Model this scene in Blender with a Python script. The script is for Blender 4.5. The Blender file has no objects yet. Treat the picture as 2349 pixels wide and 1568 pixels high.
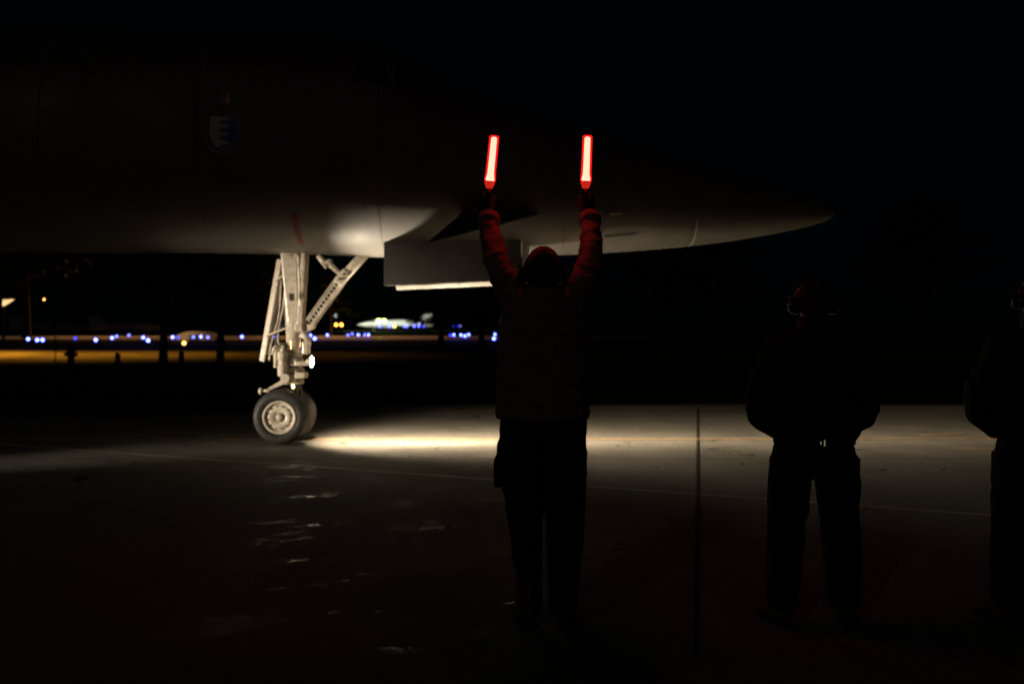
import bpy, bmesh, math, random
from mathutils import Vector, Matrix, noise
R = math.radians
random.seed(7)
scene = bpy.context.scene
C = scene.collection

# ------------------------------------------------------------------ camera
HC = 1.5                      # eye height
FP = 995.0                    # focal length in pixels of a 1024 wide frame
cd = bpy.data.cameras.new('camera'); cam = bpy.data.objects.new('camera', cd); C.objects.link(cam)
cam.location = (0, 0, HC); cam.rotation_euler = (R(90), 0, 0)
cd.sensor_width = 36; cd.lens = FP / 1024 * 36
cd.shift_y = -18.9 / 1024
cd.clip_start = .05; cd.clip_end = 3000
cd.dof.use_dof = True; cd.dof.focus_distance = 5.3; cd.dof.aperture_fstop = 1.9
cd.dof.aperture_blades = 9
scene.camera = cam

# ------------------------------------------------------------------ night sky
w = bpy.data.worlds.new('World'); scene.world = w; w.use_nodes = True
nt = w.node_tree; bg = nt.nodes['Background']
sky = nt.nodes.new('ShaderNodeTexSky'); sky.sky_type = 'NISHITA'; sky.sun_disc = False
sky.sun_elevation = R(9); sky.sun_rotation = R(200); sky.air_density = 1; sky.dust_density = .4; sky.ozone_density = 7
nt.links.new(sky.outputs['Color'], bg.inputs['Color']); bg.inputs['Strength'].default_value = .00020
# dim unseen fill added behind the camera to lift the hull and jackets
sd = bpy.data.lights.new('moon', 'SUN'); sd.energy = .017; sd.angle = R(.5); sd.color = (1, .86, .78)
fill_sun = bpy.data.objects.new('moon', sd); C.objects.link(fill_sun); fill_sun.rotation_euler = (R(64), 0, R(-28))

vs = scene.view_settings
vs.view_transform = 'Standard'; vs.look = 'None'; vs.exposure = 0; vs.gamma = 1; vs.use_curve_mapping = False
scene.cycles.use_denoising = True
scene.cycles.sample_clamp_indirect = 4
scene.cycles.max_bounces = 5
scene.cycles.use_light_tree = True

YC = 12.55                    # the taxi line the aircraft stands on
LAMP = Vector((-2.50, 12.38, 1.02))   # landing lamp on the nose leg


def spot(name, loc, target, energy, size, blend, color, radius=.06):
    l = bpy.data.lights.new(name, 'SPOT'); l.energy = energy; l.spot_size = R(size); l.spot_blend = blend
    l.color = color; l.shadow_soft_size = radius
    o = bpy.data.objects.new(name, l); C.objects.link(o); o.location = loc
    o.rotation_euler = (Vector(target) - Vector(loc)).to_track_quat('-Z', 'Y').to_euler()
    return o


WARM = (1, .79, .53)
# the landing lamp: a wide throw, a tight core along the taxi line, and the spill of its lens
spot('landing_lamp_beam', LAMP + Vector((.085, 0, 0)), LAMP + Vector((5, 1.9, -4.2)), 330, 128, .75, WARM)
core = spot('landing_lamp_core', LAMP + Vector((.085, 0, 0)), LAMP + Vector((8, .32, 0)), 15000, 170, .2, (1, .78, .50))
# the reflector throws hardest along its axis, fading off it, and its lens cuts the light above the level
core.data.use_nodes = True; ct = core.data.node_tree; ce = ct.nodes['Emission']
tcn = ct.nodes.new('ShaderNodeTexCoord'); sx = ct.nodes.new('ShaderNodeSeparateXYZ'); ct.links.new(tcn.outputs['Normal'], sx.inputs[0])


def lm(op, a, b=None, c=None):
    n = ct.nodes.new('ShaderNodeMath'); n.operation = op
    for k, v in enumerate((a, b, c)):
        if v is None: continue
        if isinstance(v, (int, float)): n.inputs[k].default_value = v
        else: ct.links.new(v, n.inputs[k])
    return n.outputs[0]


ang = lm('ARCCOSINE', lm('MINIMUM', lm('ABSOLUTE', sx.outputs['Z']), 1.0))
prof = lm('POWER', math.e, lm('MULTIPLY', ang, -1 / R(15)))
cut = ct.nodes.new('ShaderNodeMapRange'); cut.interpolation_type = 'SMOOTHSTEP'
UPS = 1
ct.links.new(lm('MULTIPLY', sx.outputs['Y'], UPS), cut.inputs['Value']); cut.inputs['From Min'].default_value = -.06; cut.inputs['From Max'].default_value = .05
cut.inputs['To Min'].default_value = 1; cut.inputs['To Max'].default_value = .03
side = lm('POWER', math.e, lm('MULTIPLY', lm('MAXIMUM', lm('MULTIPLY', sx.outputs['X'], 1 / .21), lm('MULTIPLY', sx.outputs['X'], -1 / .7)), -1))
ct.links.new(lm('MULTIPLY', lm('MULTIPLY', prof, side), cut.outputs['Result']), ce.inputs['Strength'])
spot('landing_lamp_spill', LAMP + Vector((.10, -.02, .02)), LAMP + Vector((1.1, -.20, .52)), 680, 112, 1.0, (1, .85, .64), .05)
# unseen lamp added out of frame on the left to light the nose leg
spot('vehicle_head_lamp', (-12.5, 6.0, .55), (-2.95, 12.3, 1.10), 7200, 18, 1.0, (1, .84, .62), .08)
# sodium street lamp over the verge, out of frame on the left
for sx, se in ((-29, 9000), (-20, 2300), (-11, 220)):
    spot('sodium_street_lamp', (sx, 47.5, 7), (sx, 47, 0), se * 1.3, 118, .8, (1, .46, .06), .3)
spot('sodium_taxiway_lamp', (-22, 112, 12), (-22, 110, 0), 5500, 140, .8, (1, .45, .16), .3)
spot('sodium_taxiway_lamp', (-44, 112, 12), (-44, 110, 0), 5000, 140, .8, (1, .45, .16), .3)
spot('sodium_taxiway_lamp', (-15, 114, 12), (-15, 112, 0), 2200, 140, .8, (1, .45, .16), .3)
# flood lamps over the far parking stand
spot('stand_flood_lamp', (-31, 186, 11), (-26, 203, 1), 30000, 70, .6, (.93, 1, .80), .4)


# ------------------------------------------------------------------ helpers
def P(dx, dy, Y):
    """point at distance Y seen at photo coordinates (2349 wide view)"""
    return Vector(((dx - 1174.5) / 2282.5 * Y, Y, HC + (740 - dy) / 2282.5 * Y))


def tag(o, label=None, cat=None, group=None, kind=None):
    if label: o['label'] = label
    if cat: o['category'] = cat
    if group: o['group'] = group
    if kind: o['kind'] = kind
    return o


def empty(name, loc=(0, 0, 0), rz=0):
    o = bpy.data.objects.new(name, None); C.objects.link(o); o.location = loc; o.rotation_euler[2] = rz
    o.empty_display_size = .1
    return o


def link(name, me, mat=None, parent=None, smooth=False, world=True):
    o = bpy.data.objects.new(name, me); C.objects.link(o)
    if mat is not None:
        for m in (mat if isinstance(mat, (list, tuple)) else [mat]): me.materials.append(m)
    if smooth:
        me.polygons.foreach_set('use_smooth', [True] * len(me.polygons))
    if parent is not None:
        o.parent = parent
        if world:                        # geometry given in world space
            p = parent; mw = Matrix.Identity(4)
            while p is not None:
                mw = p.matrix_basis @ mw if p.parent is None else (p.matrix_parent_inverse @ p.matrix_basis) @ mw
                p = p.parent
            o.matrix_parent_inverse = mw.inverted()
    return o


def obj(name, bm, mat=None, parent=None, smooth=False, world=True, recalc=True):
    if recalc: bmesh.ops.recalc_face_normals(bm, faces=bm.faces)
    me = bpy.data.meshes.new(name); bm.to_mesh(me); bm.free()
    return link(name, me, mat, parent, smooth, world)


def BM(): return bmesh.new()


def box(bm, lo, hi, bevel=0):
    lo, hi = Vector(lo), Vector(hi); c = (lo + hi) / 2; s = hi - lo
    r = bmesh.ops.create_cube(bm, size=1, matrix=Matrix.Translation(c) @ Matrix.Diagonal((*s, 1)))
    if bevel:
        es = list({e for v in r['verts'] for e in v.link_edges})
        bmesh.ops.bevel(bm, geom=es, offset=bevel, segments=2, affect='EDGES', profile=.5)


def beam(bm, a, b, wx, wy, up=(0, 1, 0), w2=None, bevel=0):
    """rectangular bar from a to b: wx across, wy along 'up'"""
    a, b = Vector(a), Vector(b); d = (b - a).normalized(); u = Vector(up); u = (u - d * u.dot(d)).normalized(); s = d.cross(u)
    w2 = w2 or (wx, wy); vs_ = []
    for p, (x, y) in ((a, (wx, wy)), (b, w2)):
        for i, j in ((-1, -1), (1, -1), (1, 1), (-1, 1)):
            vs_.append(bm.verts.new(p + s * x * i / 2 + u * y * j / 2))
    fs = [(3, 2, 1, 0), (4, 5, 6, 7)] + [(i, (i + 1) % 4, 4 + (i + 1) % 4, 4 + i) for i in range(4)]
    for f in fs: bm.faces.new([vs_[i] for i in f])
    if bevel:
        es = list({e for v in vs_ for e in v.link_edges})
        bmesh.ops.bevel(bm, geom=es, offset=bevel, segments=2, affect='EDGES', profile=.5)


def frame_of(d):
    d = d.normalized(); u = Vector((0, 0, 1)) if abs(d.z) < .9 else Vector((1, 0, 0))
    s = d.cross(u).normalized(); return s, s.cross(d).normalized()


def tube(bm, pts, radii, n=14, caps=True):
    pts = [Vector(p) for p in pts]
    if not isinstance(radii, (list, tuple)): radii = [radii] * len(pts)
    rings = []
    s, u = frame_of(pts[1] - pts[0])
    for i, p in enumerate(pts):
        d = (pts[min(i + 1, len(pts) - 1)] - pts[max(i - 1, 0)]).normalized()
        s = (s - d * s.dot(d)).normalized(); u = s.cross(d)
        rings.append([bm.verts.new(p + (s * math.cos(2 * math.pi * k / n) + u * math.sin(2 * math.pi * k / n)) * radii[i]) for k in range(n)])
    for a, b in zip(rings, rings[1:]):
        for k in range(n): bm.faces.new((a[k], a[(k + 1) % n], b[(k + 1) % n], b[k]))
    if caps: bm.faces.new(rings[0][::-1]); bm.faces.new(rings[-1])


def lathe(bm, c, axis, prof, n=32, mat_index=0):
    """profile [(t along axis, r)] turned round axis through c"""
    c = Vector(c); axis = Vector(axis).normalized(); s, u = frame_of(axis); rings = []
    for t, r in prof:
        if r < 1e-5: rings.append([bm.verts.new(c + axis * t)]); continue
        rings.append([bm.verts.new(c + axis * t + (s * math.cos(2 * math.pi * k / n) + u * math.sin(2 * math.pi * k / n)) * r) for k in range(n)])
    for a, b in zip(rings, rings[1:]):
        for k in range(n):
            if len(a) == 1 and len(b) == 1: continue
            if len(a) == 1: f = bm.faces.new((a[0], b[k], b[(k + 1) % n]))
            elif len(b) == 1: f = bm.faces.new((a[k], a[(k + 1) % n], b[0]))
            else: f = bm.faces.new((a[k], a[(k + 1) % n], b[(k + 1) % n], b[k]))
            f.material_index = mat_index


def ellipsoid(bm, c, r, rot=None, seg=20):
    m = Matrix.Translation(Vector(c)) @ (rot.to_matrix().to_4x4() if rot else Matrix.Identity(4)) @ Matrix.Diagonal((*r, 1))
    bmesh.ops.create_uvsphere(bm, u_segments=seg, v_segments=seg // 2 + 2, radius=1, matrix=m)


def limb(bm, pts, radii, n=16):
    """capsule chain: cones with balls at the joints (to be fused by remesh)"""
    for (a, ra), (b, rb) in zip(list(zip(pts, radii)), list(zip(pts, radii))[1:]): tube(bm, [a, b], [ra, rb], n)
    for p, r in zip(pts, radii): ellipsoid(bm, p, (r, r, r), seg=n)


def section_loft(bm, secs, n=24, ex=2.2):
    """secs: (centre, rx, ry) horizontal superellipses stacked upward"""
    rings = []
    for c, rx, ry in secs:
        c = Vector(c); ring = []
        for k in range(n):
            t = 2 * math.pi * k / n; ct, st = math.cos(t), math.sin(t)
            q = (abs(ct) ** ex + abs(st) ** ex) ** (-1 / ex)
            ring.append(bm.verts.new(c + Vector((ct * q * rx, st * q * ry, 0))))
        rings.append(ring)
    for a, b in zip(rings, rings[1:]):
        for k in range(n): bm.faces.new((a[k], a[(k + 1) % n], b[(k + 1) % n], b[k]))
    bm.faces.new(rings[0][::-1]); bm.faces.new(rings[-1])


def fuse(bm, voxel, smooth=4, wrinkle=0, wscale=(9, 9, 14), seed=0):
    """one continuous skin from overlapping volumes"""
    bmesh.ops.recalc_face_normals(bm, faces=bm.faces)
    me = bpy.data.meshes.new('skin'); bm.to_mesh(me); bm.free()
    o = bpy.data.objects.new('skin', me); C.objects.link(o)
    m = o.modifiers.new('r', 'REMESH'); m.mode = 'VOXEL'; m.voxel_size = voxel
    if smooth:
        s = o.modifiers.new('s', 'SMOOTH'); s.factor = .5; s.iterations = smooth
    dg = bpy.context.evaluated_depsgraph_get()
    out = bpy.data.meshes.new_from_object(o.evaluated_get(dg))
    bpy.data.objects.remove(o); bpy.data.meshes.remove(me)
    if wrinkle:
        ns = [v.normal.copy() for v in out.vertices]
        for v, nn in zip(out.vertices, ns):
            q = Vector((v.co.x * wscale[0] + seed, v.co.y * wscale[1], v.co.z * wscale[2] + .8 * math.sin(v.co.x * 9 + seed)))
            f = 1 - abs(noise.noise(q)) * 2
            f2 = noise.noise(q * 2.3 + Vector((5, 1, 9)))
            v.co += nn * wrinkle * (f * .8 + f2 * .5 - .4)
    out.materials.clear()
    return out


# ------------------------------------------------------------------ materials
def mat(name, col, rough=.6, metal=0, var=.15, scale=8, bump=0, bscale=60, lo=.36, hi=.64, col2=None, rvar=0, coat=0, spec=.5):
    m = bpy.data.materials.new(name); m.use_nodes = True; t = m.node_tree; b = t.nodes['Principled BSDF']
    b.inputs['Roughness'].default_value = rough; b.inputs['Metallic'].default_value = metal
    b.inputs['Coat Weight'].default_value = coat; b.inputs['Specular IOR Level'].default_value = spec
    tc = t.nodes.new('ShaderNodeTexCoord'); nz = t.nodes.new('ShaderNodeTexNoise')
    nz.inputs['Scale'].default_value = scale; nz.inputs['Detail'].default_value = 7; nz.inputs['Roughness'].default_value = .65
    t.links.new(tc.outputs['Object'], nz.inputs['Vector'])
    mx = t.nodes.new('ShaderNodeMix'); mx.data_type = 'RGBA'
    c2 = col2 or tuple(c * (1 - var * 1.6) for c in col)
    mx.inputs['A'].default_value = (*[min(1, c * (1 + var)) for c in col], 1) if not col2 else (*col, 1)
    mx.inputs['B'].default_value = (*c2, 1)
    rp = t.nodes.new('ShaderNodeMapRange'); rp.inputs['From Min'].default_value = lo; rp.inputs['From Max'].default_value = hi
    t.links.new(nz.outputs['Fac'], rp.inputs['Value']); t.links.new(rp.outputs['Result'], mx.inputs['Factor'])
    t.links.new(mx.outputs['Result'], b.inputs['Base Color'])
    if rvar:
        r2 = t.nodes.new('ShaderNodeMapRange'); r2.inputs['From Min'].default_value = .3; r2.inputs['From Max'].default_value = .7
        r2.inputs['To Min'].default_value = max(.03, rough - rvar); r2.inputs['To Max'].default_value = min(1, rough + rvar)
        t.links.new(nz.outputs['Fac'], r2.inputs['Value']); t.links.new(r2.outputs['Result'], b.inputs['Roughness'])
    if bump:
        nb = t.nodes.new('ShaderNodeTexNoise'); nb.inputs['Scale'].default_value = bscale; nb.inputs['Detail'].default_value = 5
        t.links.new(tc.outputs['Object'], nb.inputs['Vector'])
        bp = t.nodes.new('ShaderNodeBump'); bp.inputs['Strength'].default_value = bump; bp.inputs['Distance'].default_value = .02
        t.links.new(nb.outputs['Fac'], bp.inputs['Height']); t.links.new(bp.outputs['Normal'], b.inputs['Normal'])
    return m


def emit(name, col, strength):
    m = bpy.data.materials.new(name); m.use_nodes = True; t = m.node_tree; b = t.nodes['Principled BSDF']
    b.inputs['Base Color'].default_value = (*[c * .4 for c in col], 1)
    b.inputs['Emission Color'].default_value = (*col, 1); b.inputs['Emission Strength'].default_value = strength
    return m


def wet_concrete(name, base, dark, wet=.5):
    m = bpy.data.materials.new(name); m.use_nodes = True; t = m.node_tree; b = t.nodes['Principled BSDF']
    L = t.links.new; N = t.nodes.new
    tc = N('ShaderNodeTexCoord')
    big = N('ShaderNodeTexNoise'); big.inputs['Scale'].default_value = .55; big.inputs['Detail'].default_value = 6; big.inputs['Roughness'].default_value = .62
    fine = N('ShaderNodeTexNoise'); fine.inputs['Scale'].default_value = 14; fine.inputs['Detail'].default_value = 8
    L(tc.outputs['Object'], big.inputs['Vector']); L(tc.outputs['Object'], fine.inputs['Vector'])
    mx = N('ShaderNodeMix'); mx.data_type = 'RGBA'; mx.inputs['A'].default_value = (*dark, 1); mx.inputs['B'].default_value = (*base, 1)
    add = N('ShaderNodeMath'); add.operation = 'ADD'; L(big.outputs['Fac'], add.inputs[0])
    ml = N('ShaderNodeMath'); ml.operation = 'MULTIPLY_ADD'; ml.inputs[1].default_value = .6; ml.inputs[2].default_value = -.3
    L(fine.outputs['Fac'], ml.inputs[0]); L(ml.outputs[0], add.inputs[1])
    r = N('ShaderNodeMapRange'); r.inputs['From Min'].default_value = .3; r.inputs['From Max'].default_value = .7
    L(add.outputs[0], r.inputs['Value']); L(r.outputs['Result'], mx.inputs['Factor']); L(mx.outputs['Result'], b.inputs['Base Color'])
    # thin water film lies in patches: smooth where the noise is low
    pud = N('ShaderNodeTexNoise'); pud.inputs['Scale'].default_value = 1.7; pud.inputs['Detail'].default_value = 7; pud.inputs['Roughness'].default_value = .7
    mp = N('ShaderNodeMapping'); mp.inputs['Location'].default_value = (3.1, 7.7, 0); L(tc.outputs['Object'], mp.inputs['Vector']); L(mp.outputs['Vector'], pud.inputs['Vector'])
    rr = N('ShaderNodeMapRange'); rr.inputs['From Min'].default_value = wet - .13; rr.inputs['From Max'].default_value = wet - .02
    rr.inputs['To Min'].default_value = .06; rr.inputs['To Max'].default_value = .85
    L(pud.outputs['Fac'], rr.inputs['Value']); L(rr.outputs['Result'], b.inputs['Roughness'])
    bp = N('ShaderNodeBump'); bp.inputs['Strength'].default_value = .09; bp.inputs['Distance'].default_value = .006; b.inputs['Specular IOR Level'].default_value = .3
    bn = N('ShaderNodeTexNoise'); bn.inputs['Scale'].default_value = 22; bn.inputs['Detail'].default_value = 6; L(tc.outputs['Object'], bn.inputs['Vector'])
    L(bn.outputs['Fac'], bp.inputs['Height']); L(bp.outputs['Normal'], b.inputs['Normal'])
    return m


M = {}
M['apron'] = wet_concrete('wet apron concrete', (.30, .285, .26), (.17, .16, .145), .468)
M['asphalt'] = mat('dark asphalt', (.02, .02, .02), .9, spec=.05, bump=.4, bscale=30, scale=3)
M['taxi'] = wet_concrete('taxiway concrete', (.30, .28, .25), (.2, .19, .17), .47)
M['grass'] = mat('dry winter grass', (.16, .13, .05), .95, spec=.1, var=.35, scale=.5, bump=1, bscale=18)
M['field'] = mat('dark turf', (.03, .032, .016), .95, spec=.05, var=.3, scale=.2, bump=1, bscale=10)
M['kerb'] = mat('kerb concrete', (.07, .068, .062), .85, bump=.3)
M['seal'] = mat('joint sealant', (.85, .74, .64), .6, var=.1, scale=6)
M['crack'] = mat('open joint', (.012, .012, .012), .9)
M['yellow'] = mat('yellow taxi paint', (.52, .36, .18), .55, var=.3, scale=9, bump=.2)
M['gull'] = mat('grey aircraft paint', (.155, .145, .128), .5, var=.1, scale=1.6, rvar=.1, bump=.05, bscale=4)
M['seam'] = mat('panel sealant', (.10, .095, .085), .6)
M['white'] = mat('gear white enamel', (.72, .65, .55), .32, col2=(.26, .20, .14), lo=.46, hi=.80, scale=11, rvar=.12, bump=.12, bscale=18, spec=.5)
M['bay'] = mat('bay white paint', (.68, .65, .58), .45, var=.12, scale=7)
M['dark'] = mat('dark metal', (.03, .03, .03), .45, metal=.3, var=.3)
M['steel'] = mat('bare steel', (.55, .53, .50), .22, metal=1, var=.15, scale=20)
M['hose'] = mat('rubber hose', (.025, .025, .025), .6)
M['tyre'] = mat('tyre rubber', (.035, .033, .031), .62, var=.25, scale=14, rvar=.12, bump=.25, bscale=40)
M['red'] = mat('red warning paint', (.16, .025, .03), .5)
M['placard'] = mat('dark placard', (.05, .045, .04), .5)
M['copper'] = mat('brass fitting', (.5, .32, .16), .35, metal=.8)
M['shieldw'] = mat('faded white paint', (.92, .82, .76), .5)
M['shieldb'] = mat('blue paint', (.05, .22, .62), .5)
M['scroll'] = mat('scroll paint', (.40, .33, .29), .5)
M['badge'] = mat('badge brown', (.30, .25, .20), .5)
M['badgey'] = mat('badge buff', (.85, .62, .34), .5)
M['jacket'] = mat('jacket nylon', (.35, .19, .165), .75, var=.12, scale=14, bump=.25, bscale=120)
M['parka'] = mat('dark parka', (.010, .010, .011), .8, var=.2, scale=10, bump=.3, bscale=90)
M['parka2'] = mat('charcoal parka', (.011, .011, .011), .8, var=.2, scale=10, bump=.3, bscale=90)
M['trouser'] = mat('black trousers', (.012, .012, .013), .85, var=.2, bump=.3, bscale=150)
M['glove'] = mat('black glove', (.02, .018, .018), .6, bump=.3, bscale=200)
M['skin'] = mat('skin', (.45, .27, .19), .5, var=.1, scale=20)
M['hair'] = mat('short brown hair', (.15, .075, .05), .55, var=.35, scale=60, bump=.8, bscale=160)
M['darkhair'] = mat('dark hair', (.014, .010, .009), .6, var=.35, scale=60, bump=.8, bscale=160)
M['boot'] = mat('suede boot', (.16, .12, .09), .8, var=.2, bump=.3)
M['sole'] = mat('boot sole', (.02, .02, .02), .8)
M['cup'] = mat('headset plastic', (.02, .02, .022), .12, coat=.5)
M['band'] = mat('headband steel', (.6, .6, .6), .15, metal=1)
M['buckle'] = mat('reflective tape', (.32, .40, .22), .25, metal=.4)
M['bark'] = mat('tree bark', (.05, .04, .03), .9, bump=.6, bscale=12)
M['leaf'] = mat('needle foliage', (.018, .026, .014), .8, spec=.1, var=.4, scale=1.5)
M['leaf2'] = mat('leaf foliage', (.022, .026, .013), .8, spec=.1, var=.4, scale=1.5)
M['pole'] = mat('galvanised pole', (.06, .06, .06), .5, metal=.4)
M['jet'] = mat('parked jet grey', (.38, .39, .36), .5, var=.15, scale=1)
M['jetdark'] = mat('parked jet glass', (.02, .02, .02), .15)
M['shelter'] = mat('shelter sheet metal', (.30, .27, .24), .6, var=.2, scale=1)
M['hydrant'] = mat('hydrant paint', (.05, .015, .01), .5)
M['lens'] = emit('landing lamp lens', (1, .86, .60), 80)
M['bulb'] = emit('small lamp bulb', (1, .85, .40), 7)
M['blue'] = emit('blue taxi globe', (.055, .075, 1), 34)
M['bluemid'] = emit('blue taxi globe mid', (.10, .12, 1), 8)
M['bluedim'] = emit('blue taxi globe dim', (.04, .05, 1), 3)
M['green'] = emit('green white flood lens', (.38, 1, .06), 60)
M['orange'] = emit('orange lamp lens', (1, .38, .05), 9)
M['amber'] = emit('amber lamp lens', (1, .50, .11), 6)
M['yellowlamp'] = emit('yellow lamp lens', (.75, .7, .05), 7)
M['whitelamp'] = emit('pale lamp lens', (.8, .85, .9), 1.2)


def wand_core():
    return emit('wand light core', (1, .078, .066), 35)


def wand_shell():
    m = bpy.data.materials.new('red translucent wand tube'); m.use_nodes = True; t = m.node_tree
    t.nodes.remove(t.nodes['Principled BSDF']); out = t.nodes['Material Output']
    tr = t.nodes.new('ShaderNodeBsdfTransparent'); tr.inputs['Color'].default_value = (1, .5, .4, 1)
    em = t.nodes.new('ShaderNodeEmission'); em.inputs['Color'].default_value = (1, .010, .006, 1); em.inputs['Strength'].default_value = 2.2
    mx = t.nodes.new('ShaderNodeMixShader'); mx.inputs['Fac'].default_value = .38
    t.links.new(tr.outputs[0], mx.inputs[1]); t.links.new(em.outputs[0], mx.inputs[2]); t.links.new(mx.outputs[0], out.inputs['Surface'])
    return m


M['led'] = emit('belt pack indicator', (.75, .80, .45), .16)  # faint emission put in for the glints on the reflective belt tabs
M['core'] = wand_core(); M['shell'] = wand_shell()
M['collar'] = emit('red wand collar', (1, .03, .015), .55)

# ------------------------------------------------------------------ ground


def sheet(name, x0, x1, y0, y1, z, m, nx=1, ny=1):
    bm = BM(); bmesh.ops.create_grid(bm, x_segments=nx, y_segments=ny, size=.5,
                                     matrix=Matrix.Translation(((x0 + x1) / 2, (y0 + y1) / 2, z)) @ Matrix.Diagonal((x1 - x0, y1 - y0, 1, 1)))
    o = obj(name, bm, m); tag(o, kind='structure'); return o


EDGE = 18.25
apron = sheet('apron', -60, 60, -25, EDGE, 0, M['apron'])
field = sheet('ground', -1500, 1500, -900, 2400, -.14, M['field'])
road = sheet('access_road', -250, 250, 23.5, 37.6, -.02, M['asphalt'])
near_turf = sheet('turf_strip', -250, 250, EDGE + .2, 23.5, -.05, M['field'])
verge = sheet('grass_verge', -250, 250, 37.6, 60, -.012, M['grass'])
taxiway = sheet('taxiway', -300, 300, 88, 118, -.03, M['taxi'])
bm = BM(); beam(bm, (-60, EDGE + .1, -.125), (60, EDGE + .1, -.125), .2, .22, up=(0, 0, 1), bevel=.02)
tag(obj('kerb', bm, M['kerb']), kind='structure')


def strip(name, pts, width, z, m, parent):
    bm = BM()
    for a, b in zip(pts, pts[1:]):
        a, b = Vector((*a, z)), Vector((*b, z)); d = (b - a).normalized(); s = Vector((-d.y, d.x, 0)) * width / 2
        bm.faces.new([bm.verts.new(p) for p in (a - s, b - s, b + s, a + s)])
    return obj(name, bm, m, parent, recalc=False)


def gp(dx, dy):                               # ground point seen at photo coordinates
    Y = HC * 2282.5 / (dy - 740); return ((dx - 1174.5) / 2282.5 * Y, Y)


a, b = Vector(gp(720, 1070)), Vector(gp(1770, 1145)); d = (b - a).normalized()
strip('joint_seal', [tuple(a - d * 12), tuple(b + d * 14)], .05, .004, M['seal'], apron)
a, b = Vector(gp(1600, 935)), Vector(gp(1597, 1500)); d = (b - a).normalized()
strip('joint_gap', [tuple(a), tuple(b)], .028, .004, M['crack'], apron)
strip('joint_gap', [(-30, 11.02), (2.6, 11.0), (30, 10.96)], .018, .0045, M['crack'], apron)
strip('taxi_line', [(-55, YC + .3), (55, YC + .3)], .12, .005, M['yellow'], apron)
# the branch that leaves the taxi line at the right
pts = [(5.2 + i * .35, 13.6 - .02 * i - .012 * i * i) for i in range(9)]
strip('branch_line', [gp(2110, 998), gp(2210, 995)], .14, .006, M['yellow'], apron)
strip('branch_line', [gp(2195, 1027), gp(2275, 1034), gp(2420, 1060)], .16, .006, M['yellow'], apron)

# ------------------------------------------------------------------ bomber
air = empty('bomber_aircraft', (-2.85, YC, 0))
tag(air, 'large dark grey aircraft rolling on its white twin-wheel nose gear', 'aircraft')
#   x,   bottom, top,  half width, z of widest
FS = [(4.08, 2.86, 2.90, .02, 2.88), (3.98, 2.79, 2.97, .10, 2.88), (3.75, 2.715, 3.06, .21, 2.88), (3.4, 2.64, 3.17, .33, 2.89), (2.95, 2.555, 3.29, .45, 2.92),
      (2.45, 2.49, 3.43, .58, 2.96), (1.8, 2.425, 3.61, .73, 3.02), (1.1, 2.38, 3.82, .87, 3.1), (.5, 2.355, 4.02, .97, 3.18), (.1, 2.345, 4.15, 1.02, 3.24),
      (-.7, 2.33, 4.38, 1.09, 3.34), (-1.3, 2.325, 4.78, 1.13, 3.42), (-1.7, 2.33, 4.95, 1.15, 3.46), (-2.3, 2.36, 5.05, 1.17, 3.5), (-3.4, 2.38, 5.1, 1.19, 3.54),
      (-5, 2.39, 5.12, 1.22, 3.56), (-8, 2.4, 5.15, 1.28, 3.58), (-15, 2.4, 5.2, 1.4, 3.6)]
EXP = 2.35


def fsec(x):
    for a, b in zip(FS, FS[1:]):
        if b[0] <= x <= a[0]:
            t = (x - a[0]) / (b[0] - a[0]); t2 = t
            return [p + (q - p) * t2 for p, q in zip(a, b)]
    return list(FS[-1])


def fy(x, z, off=0):
    """near side of the skin"""
    _, zb, zt, hw, zc = fsec(x)
    h = (zc - zb) if z < zc else (zt - zc)
    q = min(1, abs(z - zc) / h)
    return YC - hw * (1 - q ** EXP) ** (1 / EXP) - off


bm = BM(); rings = []; NS = 64
xs = []
for a, b in zip(FS, FS[1:]):
    k = max(1, int(abs(a[0] - b[0]) / .22))
    xs += [a[0] + (b[0] - a[0]) * i / k for i in range(k)]
xs.append(FS[-1][0])
for x in xs:
    # light smoothing of the stations along the body
    acc = [0] * 5
    for dxx, wgt in ((-.3, .25), (0, .5), (.3, .25)):
        s = fsec(min(4.08, max(-15, x + (dxx if -14 < x < 3.4 else 0)))); acc = [p + q * wgt for p, q in zip(acc, s)]
    _, zb, zt, hw, zc = acc
    ring = []
    for k in range(NS):
        t = 2 * math.pi * k / NS; ct, st = math.cos(t), math.sin(t)
        y = abs(ct) ** (2 / EXP) * (1 if ct > 0 else -1) * hw
        z = abs(st) ** (2 / EXP) * (1 if st > 0 else -1)
        ring.append(bm.verts.new((x, YC + y, zc + z * ((zt - zc) if st > 0 else (zc - zb)))))
    rings.append(ring)
for a, b in zip(rings, rings[1:]):
    for k in range(NS): bm.faces.new((a[k], a[(k + 1) % NS], b[(k + 1) % NS], b[k]))
bm.faces.new(rings[0][::-1]); bm.faces.new(rings[-1])
fus = obj('fuselage', bm, M['gull'], air, smooth=True)
# frame seams round the hull: thin proud butt straps


def hoop(x, width, name, m, z0=None, z1=None, off=.002):
    bm = BM(); cols = []
    for xx in (x - width / 2, x + width / 2):
        _, zb, zt, hw, zc = fsec(xx); col = []
        for k in range(41):
            z = (z0 if z0 else zb + .004) + ((z1 if z1 else zt - .05) - (z0 if z0 else zb + .004)) * k / 40
            col.append(bm.verts.new((xx, fy(xx, z, off), z)))
        cols.append(col)
    for k in range(40): bm.faces.new((cols[0][k], cols[1][k], cols[1][k + 1], cols[0][k + 1]))
    return obj(name, bm, m, fus, smooth=True)


for x in (2.18, .62, -1.55, -3.6, -5.4): hoop(x, .016, 'panel_seam', M['seam'])
hoop(2.23, .01, 'radome_strip', M['shieldw'], 2.46, 2.75)
hoop(P(680, 0, 11.7).x, .07, 'warning_band', M['red'], 2.45, 2.78)


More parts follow.
